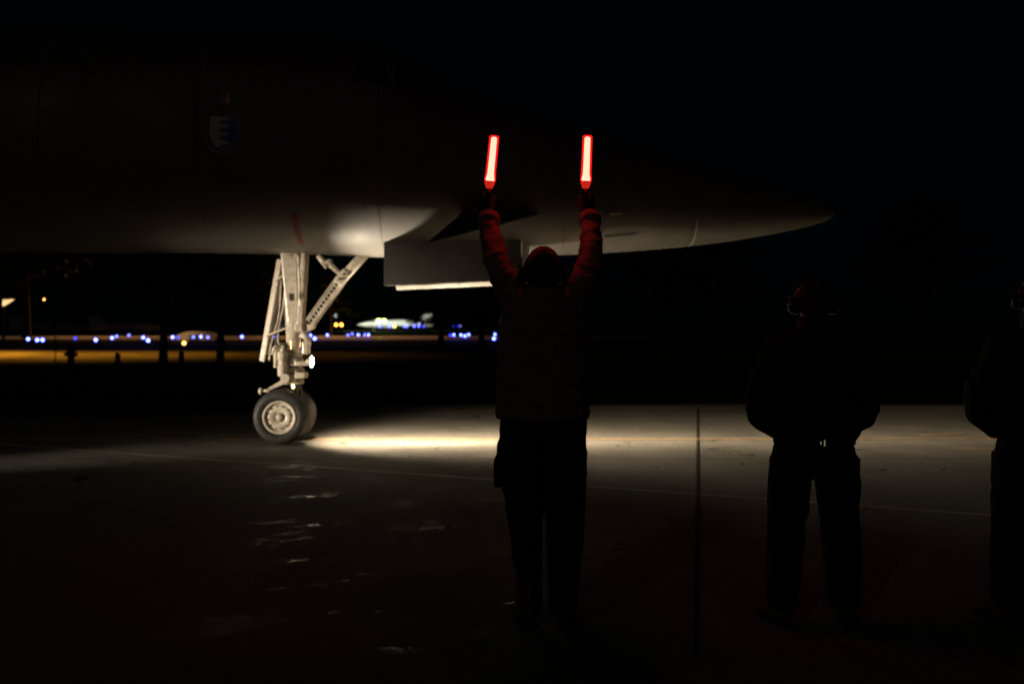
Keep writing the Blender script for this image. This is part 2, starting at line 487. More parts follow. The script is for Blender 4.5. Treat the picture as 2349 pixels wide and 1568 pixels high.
def on_skin(poly, name, m, parent, off=.004):
    """flat paint laid on the hull: polygon of (x, z)"""
    bm = BM(); vs_ = [bm.verts.new((x, 0, z)) for x, z in poly]; bm.faces.new(vs_)
    xs_ = [p[0] for p in poly]; zs_ = [p[1] for p in poly]
    for i in range(1, 14):
        z = min(zs_) + (max(zs_) - min(zs_)) * i / 14
        bmesh.ops.bisect_plane(bm, geom=bm.verts[:] + bm.edges[:] + bm.faces[:], plane_co=(0, 0, z), plane_no=(0, 0, 1))
    for v in bm.verts: v.co.y = fy(v.co.x, v.co.z, off)
    for f in bm.faces:
        f.normal_update()
        if f.normal.y > 0: f.normal_flip()
    return obj(name, bm, m, parent, recalc=False)


for poly in ([(-.25, 4.10), (-.78, 4.22), (-1.0, 4.52), (-.62, 4.30)], [(-.86, 4.22), (-1.35, 4.28), (-1.42, 4.62), (-1.08, 4.55)], [(-1.45, 4.28), (-1.85, 4.32), (-1.85, 4.60), (-1.52, 4.62)]):
    on_skin(poly, 'cockpit_window', M['jetdark'], fus, .006)
for x0, z0, w_0, h_0 in ((-2.2, 2.80, .5, .34), (-4.6, 2.8, .42, .36), (.75, 2.85, .36, .26)):
    for a0, b0, a1, b1 in ((0, 0, w_0, .01), (0, h_0 - .01, w_0, h_0), (0, .011, .01, h_0 - .011), (w_0 - .01, .011, w_0, h_0 - .011)):
        on_skin([(x0 + a0, z0 + b0), (x0 + a1, z0 + b0), (x0 + a1, z0 + b1), (x0 + a0, z0 + b1)], 'hatch_edge', M['seam'], fus, .003)


def ep(dx, dy):
    p = P(dx, dy, 11.40); return (p.x, p.z)


shield = [(484, 268), (500, 267), (517, 270), (534, 267), (551, 268), (552, 300), (549, 322), (540, 334), (528, 341), (517, 346), (505, 341), (494, 334), (486, 322), (483, 300)]
em = on_skin([ep(*p) for p in shield], 'crest', M['shieldw'], fus, .005)
# right half blue with an edge of square waves along the middle
edge = []
for i in range(73):
    dy = 269 + i * 1.03; sn = math.sin((dy - 269) / 74 * math.pi * 2 * 4 + .4)
    edge.append((516 + 11.5 * math.copysign(abs(sn) ** .35, sn), dy))
rb = [(534, 268.5), (549.5, 269), (550.5, 300), (547.5, 321), (539, 333), (528, 340), (519, 344)]
on_skin([ep(*p) for p in edge[:1] + rb + edge[::-1][1:-1]], 'crest_field', M['shieldb'], fus, .008)
for sgn in (1,):
    sc = [(474, 316), (482, 332), (497, 345), (517, 350), (537, 345), (552, 332), (559, 314), (561, 322), (555, 339), (539, 352), (517, 357), (495, 352), (479, 340), (472, 324)]
    for i in range(6):
        q = [sc[i], sc[i + 1], sc[12 - i] if 12 - i < 14 else sc[0], sc[13 - i]]
        on_skin([ep(*p) for p in q], 'crest_scroll', M['scroll'], fus, .006)
bd = [(505, 208), (517, 206), (529, 208), (530, 225), (529, 238), (517, 244), (505, 238), (503, 225)]
on_skin([ep(*p) for p in bd], 'unit_badge', M['badge'], fus, .005)
on_skin([ep(*p) for p in [(521, 210), (527, 209), (528, 217), (524, 222), (528, 228), (528, 236), (522, 238), (516, 230), (519, 222)]], 'badge_figure', M['badgey'], fus, .008)
on_skin([ep(*p) for p in [(505, 212), (507, 212), (507, 235), (505, 233)]], 'badge_rim', M['scroll'], fus, .008)

# nose vane (anhedral, swept), near side, and its twin on the far side


def vane(side):
    def wpt(dx, dy, Y):
        p = P(dx, dy, Y); return Vector((p.x, YC + (p.y - YC) * side, p.z))
    le_r, te_r = wpt(1238, 489, 11.66), wpt(1062, 489, 11.62); tip_f, tip_r = wpt(1040, 541, 10.9), wpt(985, 553, 10.85)
    bm = BM(); top = []; bot = []
    for p, th in ((le_r, .01), (te_r, .02), (tip_r, .006), (tip_f, .006)):
        top.append(bm.verts.new(p + Vector((0, 0, th)))); bot.append(bm.verts.new(p - Vector((0, 0, th))))
    mid_t = bm.verts.new((le_r + te_r) / 2 + Vector((0, 0, .045))); mid_b = bm.verts.new((le_r + te_r) / 2 - Vector((0, 0, .045)))
    for lst, m_ in ((top, mid_t), (bot, mid_b)):
        bm.faces.new((lst[0], m_, lst[3])); bm.faces.new((m_, lst[1], lst[2], lst[3]))
    for i, j in ((1, 2), (2, 3), (3, 0)): bm.faces.new((top[i], top[j], bot[j], bot[i]))
    bm.faces.new((top[0], mid_t, mid_b, bot[0])); bm.faces.new((mid_t, top[1], bot[1], mid_b))
    obj('nose_vane', bm, M['seam'], air)


vane(1); vane(-1)
# air data probes
for dx, dy in ((1395, 492), (1560, 380)):
    p = P(dx, dy, 11.85); y = fy(p.x, p.z)
    bm = BM(); tube(bm, [(p.x - .03, y + .02, p.z), (p.x, y - .05, p.z), (p.x + .16, y - .06, p.z - .005)], [.014, .011, .005], 8); obj('air_probe', bm, M['steel'], fus)
# long scuffed access panel edge beside the forward bay
p0, p1 = P(1385, 545, 12.0), P(1460, 537, 12.0)
on_skin([(p0.x, p0.z), (p1.x, p1.z), (p1.x, p1.z + .018), (p0.x, p0.z + .02)], 'drain_slot', M['dark'], fus)

# gear bay doors
YN, YF = 11.92, 13.18
for Y, nm in ((YN, 'gear_door'), (YF, 'gear_door')):
    t = -1 if Y < YC else 1
    X0, X1 = P(881, 0, YN).x, P(1196, 0, YN).x
    zt0, zt1 = P(0, 571, YN).z, P(0, 553, YN).z; zb0, zb1 = P(0, 655, YN).z, P(0, 641, YN).z
    zt0 += .11; zt1 += .05
    if Y > YC: zb0 -= .01; zb1 -= .01; zt0 += .02; zt1 += .02
    bm = BM(); th = .045
    pr = [(X0, zb0), (X1, zb1), (X1, zt1), (X0, zt0)]
    f_ = [bm.verts.new((x, Y - th / 2 + t * .0, z)) for x, z in pr]; b_ = [bm.verts.new((x, Y + th / 2, z)) for x, z in pr]
    bm.faces.new(f_); bm.faces.new(b_[::-1])
    for i in range(4): bm.faces.new((f_[i], f_[(i + 1) % 4], b_[(i + 1) % 4], b_[i]))
    bmesh.ops.bevel(bm, geom=bm.edges[:], offset=.008, segments=2, affect='EDGES')
    dr = obj(nm, bm, [M['gull'] if Y < YC else M['bay']], air)
    # inner stiffeners and bottom lip
    bm = BM(); yi = Y - t * (th / 2 + .02)
    beam(bm, (X0 + .02, yi, zb0 + .03), (X1 - .02, yi, zb1 + .03), .04, .038, up=(0, 0, 1)); obj('door_lip', bm, M['bay'], dr)
    for i in range(5):
        x = X0 + (X1 - X0) * (i + .5) / 5; z0 = zb0 + (zb1 - zb0) * (i + .5) / 5 + .06
        bm = BM(); beam(bm, (x, yi, z0), (x, yi, z0 + .36), .04, .036, up=(0, 1, 0)); obj('door_rib', bm, M['bay'], dr)
    for i in range(3):
        x = X0 + (X1 - X0) * (.12 + .38 * i); zt = zt0 + (zt1 - zt0) * (.12 + .38 * i)
        bm = BM(); tube(bm, [(x - .05, Y - t * .05, zt + .01), (x + .05, Y - t * .05, zt + .01)], .02, 10); obj('hinge', bm, M['bay'], dr)
# bay front frame that catches the lamp
bm = BM(); X1 = P(1196, 0, YN).x
f = [(X1 + .008, YN + .03, P(0, 612, YN).z), (X1 + .052, YN + .10, P(0, 606, YN).z), (X1 + .075, YN + .10, P(0, 551, YN).z), (X1 + .008, YN + .02, P(0, 553, YN).z)]
v0 = [bm.verts.new(p) for p in f]; v1 = [bm.verts.new(Vector(p) + Vector((.03, .03, 0))) for p in f]
bm.faces.new(v0); bm.faces.new(v1[::-1])
for i in range(4): bm.faces.new((v0[i], v0[(i + 1) % 4], v1[(i + 1) % 4], v1[i]))
obj('bay_frame', bm, M['bay'], air)
# ---- nose leg -----------------------------------------------------------
g = lambda dx, dy, Y=YC: P(dx, dy, Y)
W_ = M['white']
bm = BM()       # trunnion fork: rear post, front post, web
beam(bm, g(666, 566), g(676, 740), .22, .22, w2=(.15, .20), bevel=.02)
beam(bm, g(701, 570), g(690, 745), .055, .24, w2=(.07, .20), bevel=.012)
beam(bm, g(686, 640), g(688, 760), .08, .16, w2=(.10, .19), bevel=.01)
strut = obj('strut', bm, W_, air)
bm = BM(); tube(bm, [g(668, 612), g(672, 700), g(674, 815)], [.095, .10, .09], 24); obj('oleo_cylinder', bm, W_, strut, smooth=True)
bm = BM(); beam(bm, g(684, 584, 12.36), g(690, 700, 12.40), .028, .05, w2=(.02, .03), bevel=.006); obj('web_flange', bm, W_, strut)
bm = BM(); tube(bm, [g(662, 580, 12.42), g(662, 580, 12.78)], .045, 14); obj('trunnion', bm, W_, strut)
bm = BM(); box(bm, g(663.5, 689, 12.345) - Vector((0, .02, 0)), g(674.5, 672, 12.345) + Vector((0, .012, 0)), .003); obj('placard', bm, M['placard'], strut)
bm = BM(); box(bm, g(665, 689, 12.32) - Vector((0, .004, 0)), g(673.5, 686, 12.32) + Vector((0, .003, 0))); obj('placard_stripe', bm, M['red'], strut)
# lug where the drag brace lands
bm = BM(); beam(bm, g(690, 752), g(722, 742), .17, .12, w2=(.10, .10), bevel=.02)
obj('brace_lug', bm, W_, strut)
bm = BM(); tube(bm, [g(709, 737, 12.4), g(709, 737, 12.7)], .032, 16); obj('brace_pin', bm, M['steel'], strut)
# collar stack: steering unit, bearings, clamps
bm = BM()
lathe(bm, g(674, 880), (0, 0, 1), [(0, .02), (0, .115), (.02, .13), (.05, .13), (.06, .12), (.14, .12), (.145, .135), (.19, .135), (.195, .11), (.26, .11), (.27, .125), (.33, .125), (.34, .105), (.44, .105), (.44, .02)], 28)
col = obj('steering_collar', bm, W_, air, smooth=False)
bm = BM(); box(bm, g(679, 866, 12.36) - Vector((.0, .06, 0)), g(702, 853, 12.36) + Vector((0, .14, .0)), .008); obj('collar_block', bm, W_, col)
bm = BM(); lathe(bm, g(648, 862, 12.40), (0, 0, 1), [(0, .01), (0, .052), (.02, .06), (.13, .06), (.14, .05), (.20, .05), (.21, .062), (.30, .062), (.31, .03), (.34, .03), (.34, .005)], 18); obj('steering_motor', bm, W_, col, smooth=False)
bm = BM(); lathe(bm, g(648, 862, 12.66), (0, 0, 1), [(0, .01), (0, .055), (.28, .055), (.3, .03), (.30, .005)], 18); obj('steering_motor', bm, W_, col)
bm = BM(); lathe(bm, g(632, 842, 12.42), (0, 0, 1), [(0, .01), (0, .024), (.20, .024), (.21, .034), (.24, .034), (.24, .01)], 12); obj('valve_body', bm, W_, col)
bm = BM(); box(bm, g(636, 826, 12.42), g(654, 802, 12.42) + Vector((0, .16, 0)), .014); obj('valve_block', bm, W_, col)
bm = BM(); box(bm, g(640, 800, 12.44), g(652, 786, 12.44) + Vector((0, .1, 0)), .012); obj('manifold', bm, W_, col)
for a_, b_ in (((625, 812), (640, 790)), ((660, 815), (648, 792))):
    bm = BM(); tube(bm, [g(*a_, 12.42), g((a_[0] + b_[0]) / 2 - 4, (a_[1] + b_[1]) / 2 - 3, 12.40), g(*b_, 12.42)], [.022, .024, .02], 10); obj('pipe_elbow', bm, W_, col, smooth=True)
bm = BM(); box(bm, g(692, 812, 12.36), g(707, 782, 12.36) + Vector((0, .16, 0)), .018); obj('shimmy_damper', bm, W_, col)
bm = BM(); tube(bm, [g(690, 764, 12.4), g(704, 772, 12.4), g(706, 790, 12.4)], [.05, .045, .035], 12); obj('damper_arm', bm, W_, col, smooth=True)
bm = BM(); box(bm, g(676, 838, 12.36), g(706, 828, 12.36) + Vector((0, .12, 0)), .008); obj('lamp_bracket', bm, W_, col)
for i in range(3):
    bm = BM(); lathe(bm, g(672, 875 - i * 19, YC), (0, 0, 1), [(0, .12), (0, .142), (.018, .142), (.018, .12)], 28); obj('clamp_ring', bm, M['dark'] if i == 1 else W_, col)
for i in range(6):
    bm = BM(); p = g(662 + i * 7, 849 - (i % 2) * 9, 12.41 - .012 * (i % 3)); tube(bm, [p, p - Vector((0, .035, 0))], .010, 6); obj('bolt', bm, M['steel'], col)
for q in ((668, 800, 668, 781), (689, 796, 690, 783)):
    bm = BM(); tube(bm, [g(q[0], q[1], 12.38), g(q[2], q[3], 12.38)], [.012, .009], 8); obj('fitting', bm, M['copper'], col)
bm = BM(); tube(bm, [g(689, 803, 12.37), g(689, 796, 12.37)], .013, 8); obj('red_cap', bm, M['red'], col)
# piston, axle
bm = BM(); tube(bm, [g(676, 884), (g(676, 884).x, YC, .40)], .062, 20)
tube(bm, [g(690, 884), (g(690, 884).x + .005, YC, .45)], .022, 10)
tube(bm, [(-2.86, YC - .24, .34), (-2.86, YC + .24, .34)], .045, 14)
beam(bm, (-2.74, YC, .50), (-2.86, YC, .34), .13, .13, bevel=.02)
obj('piston', bm, M['steel'], air)
# tow arm at the rear with its ball
bm = BM(); beam(bm, g(664, 868, 12.36), g(616, 892, 12.34), .07, .05, w2=(.035, .03), bevel=.008)
lathe(bm, g(657, 866, 12.40), (0, 1, 0), [(-.09, .01), (-.09, .055), (.05, .055), (.05, .01)], 16)
arm = obj('torque_arm', bm, W_, air)
bm = BM(); ellipsoid(bm, g(598, 896, 12.33), (.028, .035, .045)); tube(bm, [g(598, 896, 12.33), g(613, 894, 12.33)], [.014, .014], 10); ellipsoid(bm, g(613, 895, 12.33), (.05, .03, .022)); obj('arm_knob', bm, W_, arm, smooth=True)
# hoses down the rear of the leg
hs = [((655, 640), (650, 700), (638, 760), (640, 800)), ((652, 700), (648, 740), (632, 775), (628, 812)), ((645, 640), (640, 720), (622, 790), (618, 826)), ((660, 742), (645, 750), (634, 770), (630, 800)), ((700, 770), (712, 780), (708, 800), (702, 812))]
for i, h in enumerate(hs):
    pts = [g(x + (i % 2), y, 12.64 + .04 * (i % 3)) for x, y in h]; sm = []
    for k in range(13):
        t = k / 12 * 3; j = min(2, int(t)); f = t - j
        p_1 = pts[max(j - 1, 0)]; p0, p1 = pts[j], pts[j + 1]; p2 = pts[min(j + 2, 3)]
        sm.append(.5 * ((2 * p0) + (p1 - p_1) * f + (2 * p_1 - 5 * p0 + 4 * p1 - p2) * f * f + (3 * p0 - p_1 - 3 * p1 + p2) * f ** 3))
    bm = BM(); tube(bm, sm, .011, 8); obj('hydraulic_hose', bm, M['hose'] if i % 2 else W_, strut, smooth=True)
# thin leg door behind the strut
bm = BM(); beam(bm, g(642, 594, 12.72), g(601, 828, 12.72), .075, .03, up=(.3, 1, 0), w2=(.075, .03), bevel=.008)
ld = obj('leg_door', bm, W_, air)
bm = BM(); beam(bm, g(650, 600, 12.80), g(613, 812, 12.80), .035, .10, up=(0, 1, 0), bevel=.006); obj('door_stiffener', bm, M['bay'], ld)
for yv in (645, 770):
    bm = BM(); tube(bm, [g(640 - (yv - 594) * .17, yv, 12.70), g(655, yv - 18, 12.60)], .012, 8); obj('door_link', bm, W_, ld)
# drag brace: drilled lower channel, plain upper tube, jack
A, B = g(713, 738, 12.47), g(783, 640, 12.47)
ax = (B - A); Lb = ax.length; ax.normalize(); sd_ = Vector((-ax.z, 0, ax.x)); nh = 12


def brace_plate(y, nm, parent):
    bm = BM(); hw = .052; cell = Lb / nh; r = .021; c8 = []
    for i in range(nh):
        cc = A + ax * cell * (i + .5); cc = Vector((cc.x, y, cc.z))
        corners = []
        for k in range(8):
            t = 2 * math.pi * k / 8
            ct, st = math.cos(t), math.sin(t); q = 1 / max(abs(ct), abs(st))
            corners.append((ct * q * cell / 2, st * q * hw))
        for yy in (y, y + .012):
            o_ = [bm.verts.new(Vector((cc.x, yy, cc.z)) + ax * u + sd_ * v for u, v in [c]) if False else bm.verts.new(Vector((cc.x, yy, cc.z)) + ax * c[0] + sd_ * c[1]) for c in corners]
            in_ = [bm.verts.new(Vector((cc.x, yy, cc.z)) + ax * r * math.cos(2 * math.pi * k / 8) + sd_ * r * math.sin(2 * math.pi * k / 8)) for k in range(8)]
            for k in range(8): bm.faces.new((o_[k], o_[(k + 1) % 8], in_[(k + 1) % 8], in_[k]))
            c8.append(in_)
        a_, b_ = c8[-2:]
        for k in range(8): bm.faces.new((a_[k], a_[(k + 1) % 8], b_[(k + 1) % 8], b_[k]))
    bmesh.ops.remove_doubles(bm, verts=bm.verts, dist=.0005)
    return obj(nm, bm, W_, parent)


bm = BM()
for sgn in (-1, 1):
    off = sd_ * .055 * sgn
    beam(bm, A + off, B + off, .014, .17, up=(0, 1, 0))
beam(bm, A + Vector((0, .06, 0)), B + Vector((0, .06, 0)), .095, .008, up=(0, 1, 0))
brace = obj('drag_brace', bm, W_, air)
bm = BM(); beam(bm, A + Vector((0, .035, 0)), B + Vector((0, .035, 0)), .09, .004, up=(0, 1, 0)); obj('channel_liner', bm, M['dark'], brace)
brace_plate(A.y - .075, 'drilled_plate', brace)
bm = BM(); tube(bm, [g(783, 641, 12.47), g(840, 578, 12.47)], [.062, .066], 18); obj('brace_tube', bm, W_, brace, smooth=True)
bm = BM(); beam(bm, g(786, 650, 12.47), g(846, 580, 12.47), .026, .10, up=(0, 1, 0), bevel=.006); obj('brace_flange', bm, W_, brace)
bm = BM(); beam(bm, g(775, 650, 12.43), g(797, 622, 12.43), .12, .12, bevel=.014); obj('brace_knee', bm, W_, brace)
for q in ((779, 639), (789, 628)):
    bm = BM(); tube(bm, [g(*q, 12.33), g(*q, 12.56)], .014, 10); obj('knee_pin', bm, M['dark'], brace)
bm = BM(); tube(bm, [g(729, 586, 12.47), g(752, 610, 12.47)], [.03, .05], 14); tube(bm, [g(748, 600, 12.47), g(764, 612, 12.47), g(786, 634, 12.47)], [.05, .032, .026], 14)
tube(bm, [g(757, 594, 12.47), g(757, 612, 12.47)], .03, 12)
obj('lock_jack', bm, W_, brace, smooth=True)
# wheels


def wheel(Y, near):
    s = -1 if near else 1
    wh = empty('wheel', (-2.86, Y, .34)); wh.parent = air; wh.matrix_parent_inverse = air.matrix_basis.inverted()
    c = Vector((-2.86, Y, .34))
    tp = []
    prof = [(-.095, .205), (-.112, .222), (-.122, .25), (-.124, .275), (-.112, .305), (-.088, .328), (-.055, .338)]
    for t, r in [(-.045, .339), (-.04, .333), (-.035, .339), (-.012, .34), (-.008, .334), (.008, .334), (.012, .34), (.035, .339), (.04, .333), (.045, .339)]: tp.append((t, r))
    full = prof + tp + [(-a_, r) for a_, r in prof[::-1]]
    bm = BM(); lathe(bm, c, (0, 1, 0), full + [full[0]], 64); obj('tyre', bm, M['tyre'], wh, smooth=True)
    for rr in (.262, .24):
        bm = BM(); y_ = s * .1235
        lathe(bm, c, (0, 1, 0), [(y_ - .004 * s * -1, rr - .003), (y_ + .0035 * s, rr), (y_ - .004 * s * -1, rr + .003)], 64); obj('sidewall_ring', bm, M['tyre'], wh, smooth=True)
    bm = BM()
    q = [(.118, .205), (.122, .198), (.119, .180), (.104, .172), (.092, .164), (.089, .156), (.091, .150), (.104, .138), (.107, .126), (.105, .08), (.090, .066), (.088, .055)]
    lathe(bm, c, (0, s, 0), q + [(.088, .0)], 64)
    lathe(bm, c, (0, s, 0), [(-.12, .20), (-.118, .19), (-.06, .1), (-.06, .0)], 48)
    lathe(bm, c, (0, s, 0), [(.118, .205), (-.12, .205)], 48)
    rim = obj('rim', bm, W_, wh, smooth=True)
    for k in range(12):
        t = 2 * math.pi * (k + .4) / 12; p = c + Vector((math.cos(t) * .140, s * .086, math.sin(t) * .140))
        bm = BM(); tube(bm, [p, p + Vector((0, s * .024, 0))], .011, 6); obj('wheel_bolt', bm, M['dark'], wh)
    bm = BM(); lathe(bm, c, (0, s, 0), [(.085, .058), (.10, .052), (.102, .047), (.102, .046), (.118, .042), (.128, .03), (.13, .0)], 32); obj('hub_cap', bm, W_, wh, smooth=True)
    bm = BM(); lathe(bm, c, (0, s, 0), [(.0995, .050), (.106, .053), (.1065, .0475), (.10, .045)], 32); obj('hub_ring', bm, M['dark'], wh)


wheel(12.34, True); wheel(12.78, False)
# lamps on the leg
bm = BM(); lathe(bm, LAMP - Vector((.07, 0, 0)), (1, 0, 0), [(0, .0), (0, .02), (.03, .035), (.06, .06), (.072, .078), (.075, .072)], 28); ll = obj('landing_lamp', bm, W_, air, smooth=True)
bm = BM(); lathe(bm, LAMP, (1, 0, 0), [(.004, .068), (.008, .066), (.020, .055), (.027, .032), (.030, 0)], 28); obj('lens', bm, M['lens'], ll, smooth=True)
p = g(672, 884, 12.38)
bm = BM(); tube(bm, [p + Vector((0, 0, .10)), p + Vector((0, 0, .02))], [.03, .018], 12); sl = obj('indicator_lamp', bm, W_, air)
bm = BM(); ellipsoid(bm, p, (.016, .016, .036)); obj('bulb', bm, M['bulb'], sl, smooth=True)


# ------------------------------------------------------------------ people
def finger(bm, pts, r): limb(bm, pts, [r, r * .95, r * .88, r * .8][:len(pts)], 10)


def fist(wrist, axis_dir, thumb_side, toward):
    """gloved fist closed round a stick. axis_dir: up along stick; toward: knuckle direction away from viewer;
    thumb_side: +1 thumb at +x. returns mesh and centre of grip"""
    a = Vector(axis_dir).normalized(); f = Vector(toward); f = (f - a * f.dot(a)).normalized(); s = a.cross(f).normalized()
    if s.x * thumb_side < 0: s = -s
    c = wrist + a * .072 + f * .012                      # grip centre (stick axis passes here)
    bm = BM()
    # palm lies on the outer side of the stick (opposite the thumb), back of hand toward the viewer
    for k in range(5):
        q = c + a * (-.038 + k * .019) - s * .030 - f * .012
        ellipsoid(bm, q, (.019, .024, .018))
    limb(bm, [wrist, c - a * .03 - s * .018 - f * .006], [.030, .033], 12)
    sp = .021
    for k, ln in enumerate((.92, 1.0, 1.04, .98)):       # little .. index, stacked up the stick
        h = a * (-.034 + k * sp)
        R0 = .031 * ln
        pts = []
        for ang in (-170, -250 + 160, -10, 60):
            t = math.radians(ang)
            pts.append(c + h + s * R0 * math.cos(t) * 1.0 - f * R0 * math.sin(t) * 1.0)
        # start at palm side, round the far side, tips on the thumb side
        finger(bm, pts, .0105)
    # thumb leaves the palm low on the near side and closes over the index finger
    finger(bm, [c - a * .030 - s * .012 - f * .020, c - a * .002 + s * .006 - f * .036, c + a * .022 + s * .022 - f * .030, c + a * .036 + s * .030 - f * .016], .0125)
    return fuse(bm, .0042, 2), c, a


def open_hand(wrist, down, out, fwd, r=.0095):
    """relaxed half-curled hand"""
    d = Vector(down).normalized(); o = Vector(out).normalized(); f = Vector(fwd).normalized(); bm = BM()
    for k in range(4): ellipsoid(bm, wrist + d * (.02 + k * .022) + f * .0, (.02 + .004 * k, .036, .02) if abs(o.x) > .7 else (.036, .02, .02))
    for k, ln in enumerate((.8, .95, 1, .9)):
        b0 = wrist + d * .085 + f * (-.03 + k * .02)
        pts = [b0, b0 + d * .036 * ln - o * .006, b0 + d * .060 * ln - o * .022, b0 + d * .072 * ln - o * .040]
        finger(bm, pts, r)
    finger(bm, [wrist + d * .03 + f * .032, wrist + d * .055 + f * .052 - o * .008, wrist + d * .082 + f * .056 - o * .02], .011)
    return fuse(bm, .0045, 2)


def head(bm, c, tilt=0, yaw=0):
    """head looking along +y (away from camera) with face features; c = centre"""
    rot = Matrix.Rotation(yaw, 4, 'Z') @ Matrix.Rotation(tilt, 4, 'X')
    def at(x, y, z): return c + rot.to_3x3() @ Vector((x, y, z))
    q = rot.to_euler()
    ellipsoid(bm, at(0, -.012, .03), (.077, .098, .088), q); ellipsoid(bm, at(0, .018, -.035), (.066, .078, .078), q)
    ellipsoid(bm, at(0, .052, -.085), (.038, .034, .032), q)               # chin
    ellipsoid(bm, at(0, .103, -.018), (.014, .022, .026), q)               # nose
    for s in (-1, 1):
        ellipsoid(bm, at(.032 * s, .082, .005), (.017, .012, .010), q)     # brow and eye
        ellipsoid(bm, at(.041 * s, .062, -.03), (.024, .024, .022), q)     # cheek
        ellipsoid(bm, at(.079 * s, -.002, -.012), (.010, .020, .031), q)   # ear
    ellipsoid(bm, at(0, .088, -.058), (.024, .012, .009), q)               # mouth
    return at, q


def headset(par, at, q, boom=True):
    bm = BM(); pts = [at(.095 * math.cos(t), -.004, -.012 + .128 * math.sin(t)) for t in [math.pi * k / 20 for k in range(21)]]
    tube(bm, pts, .0065, 8); hs_ = obj('headset', bm, M['band'], par, smooth=True)
    for s in (-1, 1):
        bm = BM(); lathe(bm, at(.072 * s, -.002, -.016), (at(s, 0, 0) - at(0, 0, 0)), [(0, .0), (0, .036), (.006, .042), (.018, .043), (.022, .040), (.040, .035), (.052, .022), (.055, 0)], 20); obj('ear_cup', bm, M['cup'], hs_, smooth=True)
        bm = BM(); tube(bm, [at(.122 * s, -.004, .02), at(.112 * s, -.004, .035)], .006, 8); obj('slide_clip', bm, M['band'], hs_)
    if boom:
        bm = BM(); tube(bm, [at(-.115, .005, -.03), at(-.10, .07, -.06), at(-.05, .125, -.072), at(-.015, .135, -.07)], .004, 8); ellipsoid(bm, at(-.012, .135, -.07), (.014, .01, .01)); obj('boom_mic', bm, M['cup'], hs_)


def boots(par, feet, yaw=(0, 0)):
    for (x, y), yw in zip(feet, yaw):
        r = Matrix.Rotation(yw, 3, 'Z'); bm = BM(); o = Vector((x, y, 0))
        def k(a_, b_, z): return o + r @ Vector((a_, b_, z))
        limb(bm, [k(0, -.02, .26), k(0, -.03, .15), k(0, -.035, .075)], [.058, .052, .046])
        limb(bm, [k(0, -.03, .07), k(0, .06, .058), k(0, .15, .046), k(0, .20, .042)], [.043, .047, .044, .036])
        bo = link('boot', fuse(bm, .009, 3, .002), M['boot'], par, True)
        bm = BM(); out = []
        for t in range(24):
            an = 2 * math.pi * t / 24; yy = math.sin(an); out.append((math.cos(an) * (.046 if yy > 0 else .038), .075 + yy * .165))
        lo = [bm.verts.new(k(a_, b_, .002)) for a_, b_ in out]; hi = [bm.verts.new(k(a_, b_, .03)) for a_, b_ in out]
        bm.faces.new(lo[::-1]); bm.faces.new(hi)
        for t in range(24): bm.faces.new((lo[t], lo[(t + 1) % 24], hi[(t + 1) % 24], hi[t]))
        obj('boot_sole', bm, M['sole'], par)


# ---- marshaller
YM = 4.93
m_ = lambda dx, dy, Y=YM: P(dx, dy, Y)
per = empty('person', (.155, YM, 0))
tag(per, 'person seen from behind in dark jacket and headset raising two glowing red wands overhead', 'person')
hc = m_(1246, 622); sL, sR = m_(1176, 668), m_(1332, 660)
eL, eR = m_(1133, 574, 5.13), m_(1356, 566, 5.13); wL, wR = m_(1120, 492, 5.30), m_(1353, 490, 5.30)
bm = BM(); at, q = head(bm, hc, R(14))
limb(bm, [at(0, -.02, -.06), m_(1247, 700)], [.056, .062])
section_loft(bm, [((.155, YM, 1.02), .14, .09), ((.155, YM, 1.3), .16, .10), ((.155, YM, 1.52), .17, .09), ((.155, YM, 1.6), .08, .07)])
limb(bm, [sL, eL, wL], [.05, .04, .029]); limb(bm, [sR, eR, wR], [.05, .04, .029])
limb(bm, [(.07, YM, 1.05), (.06, YM, .5), (.05, YM - .02, .16)], [.08, .055, .035]); limb(bm, [(.24, YM, 1.05), (.255, YM, .5), (.27, YM - .01, .16)], [.08, .055, .035])
link('body', fuse(bm, .008, 3), M['skin'], per, True)
bm = BM(); hr = q
ellipsoid(bm, at(0, -.016, .035), (.083, .103, .094), q); ellipsoid(bm, at(0, -.055, -.02), (.072, .052, .06), q)
link('hair', fuse(bm, .007, 2, .003, (60, 60, 60)), M['hair'], per, True)
headset(per, at, q)
# jacket
bm = BM()
def jx(l, r): return ((l + r) / 2 - 1174.5) / 463 if False else ((l + r) / 2 - 1174.5) / 2282.5 * YM, (r - l) / 2 / 2282.5 * YM
rows = [(957, 1146, 1345, .145), (945, 1141, 1349, .155), (915, 1141, 1350, .155), (860, 1140, 1351, .15), (800, 1142, 1352, .15), (750, 1147, 1352, .15), (715, 1152, 1349, .145), (690, 1162, 1342, .125), (668, 1180, 1320, .10), (655, 1215, 1284, .075)]
secs = []
for dy, l, r_, ry in rows:
    cx, rx = jx(l, r_); secs.append((Vector((cx, YM + .01, m_(0, dy).z)), rx, ry))
section_loft(bm, secs, 28, 2.6)
limb(bm, [m_(1190, 684, 4.95), m_(1166, 655, 4.97), m_(1138, 600, 5.06), eL, m_(1122, 520, 5.26), m_(1121, 500, 5.29)], [.074, .073, .063, .059, .050, .047])
limb(bm, [m_(1312, 680, 4.95), m_(1340, 648, 4.97), m_(1354, 600, 5.06), eR, m_(1356, 520, 5.26), m_(1354, 499, 5.29)], [.074, .073, .063, .059, .050, .047])
jk = link('jacket', fuse(bm, .009, 2, .013, (10, 10, 16), 3.3), M['jacket'], per, True)
bm = BM()       # stand-up collar
section_loft(bm, [((.157, YM - .005, m_(0, 706).z), .098, .085), ((.157, YM, m_(0, 690).z), .085, .08), ((.157, YM + .005, m_(0, 674).z), .074, .075)], 24, 2)
link('collar', fuse(bm, .007, 2, .003), M['jacket'], jk, True)
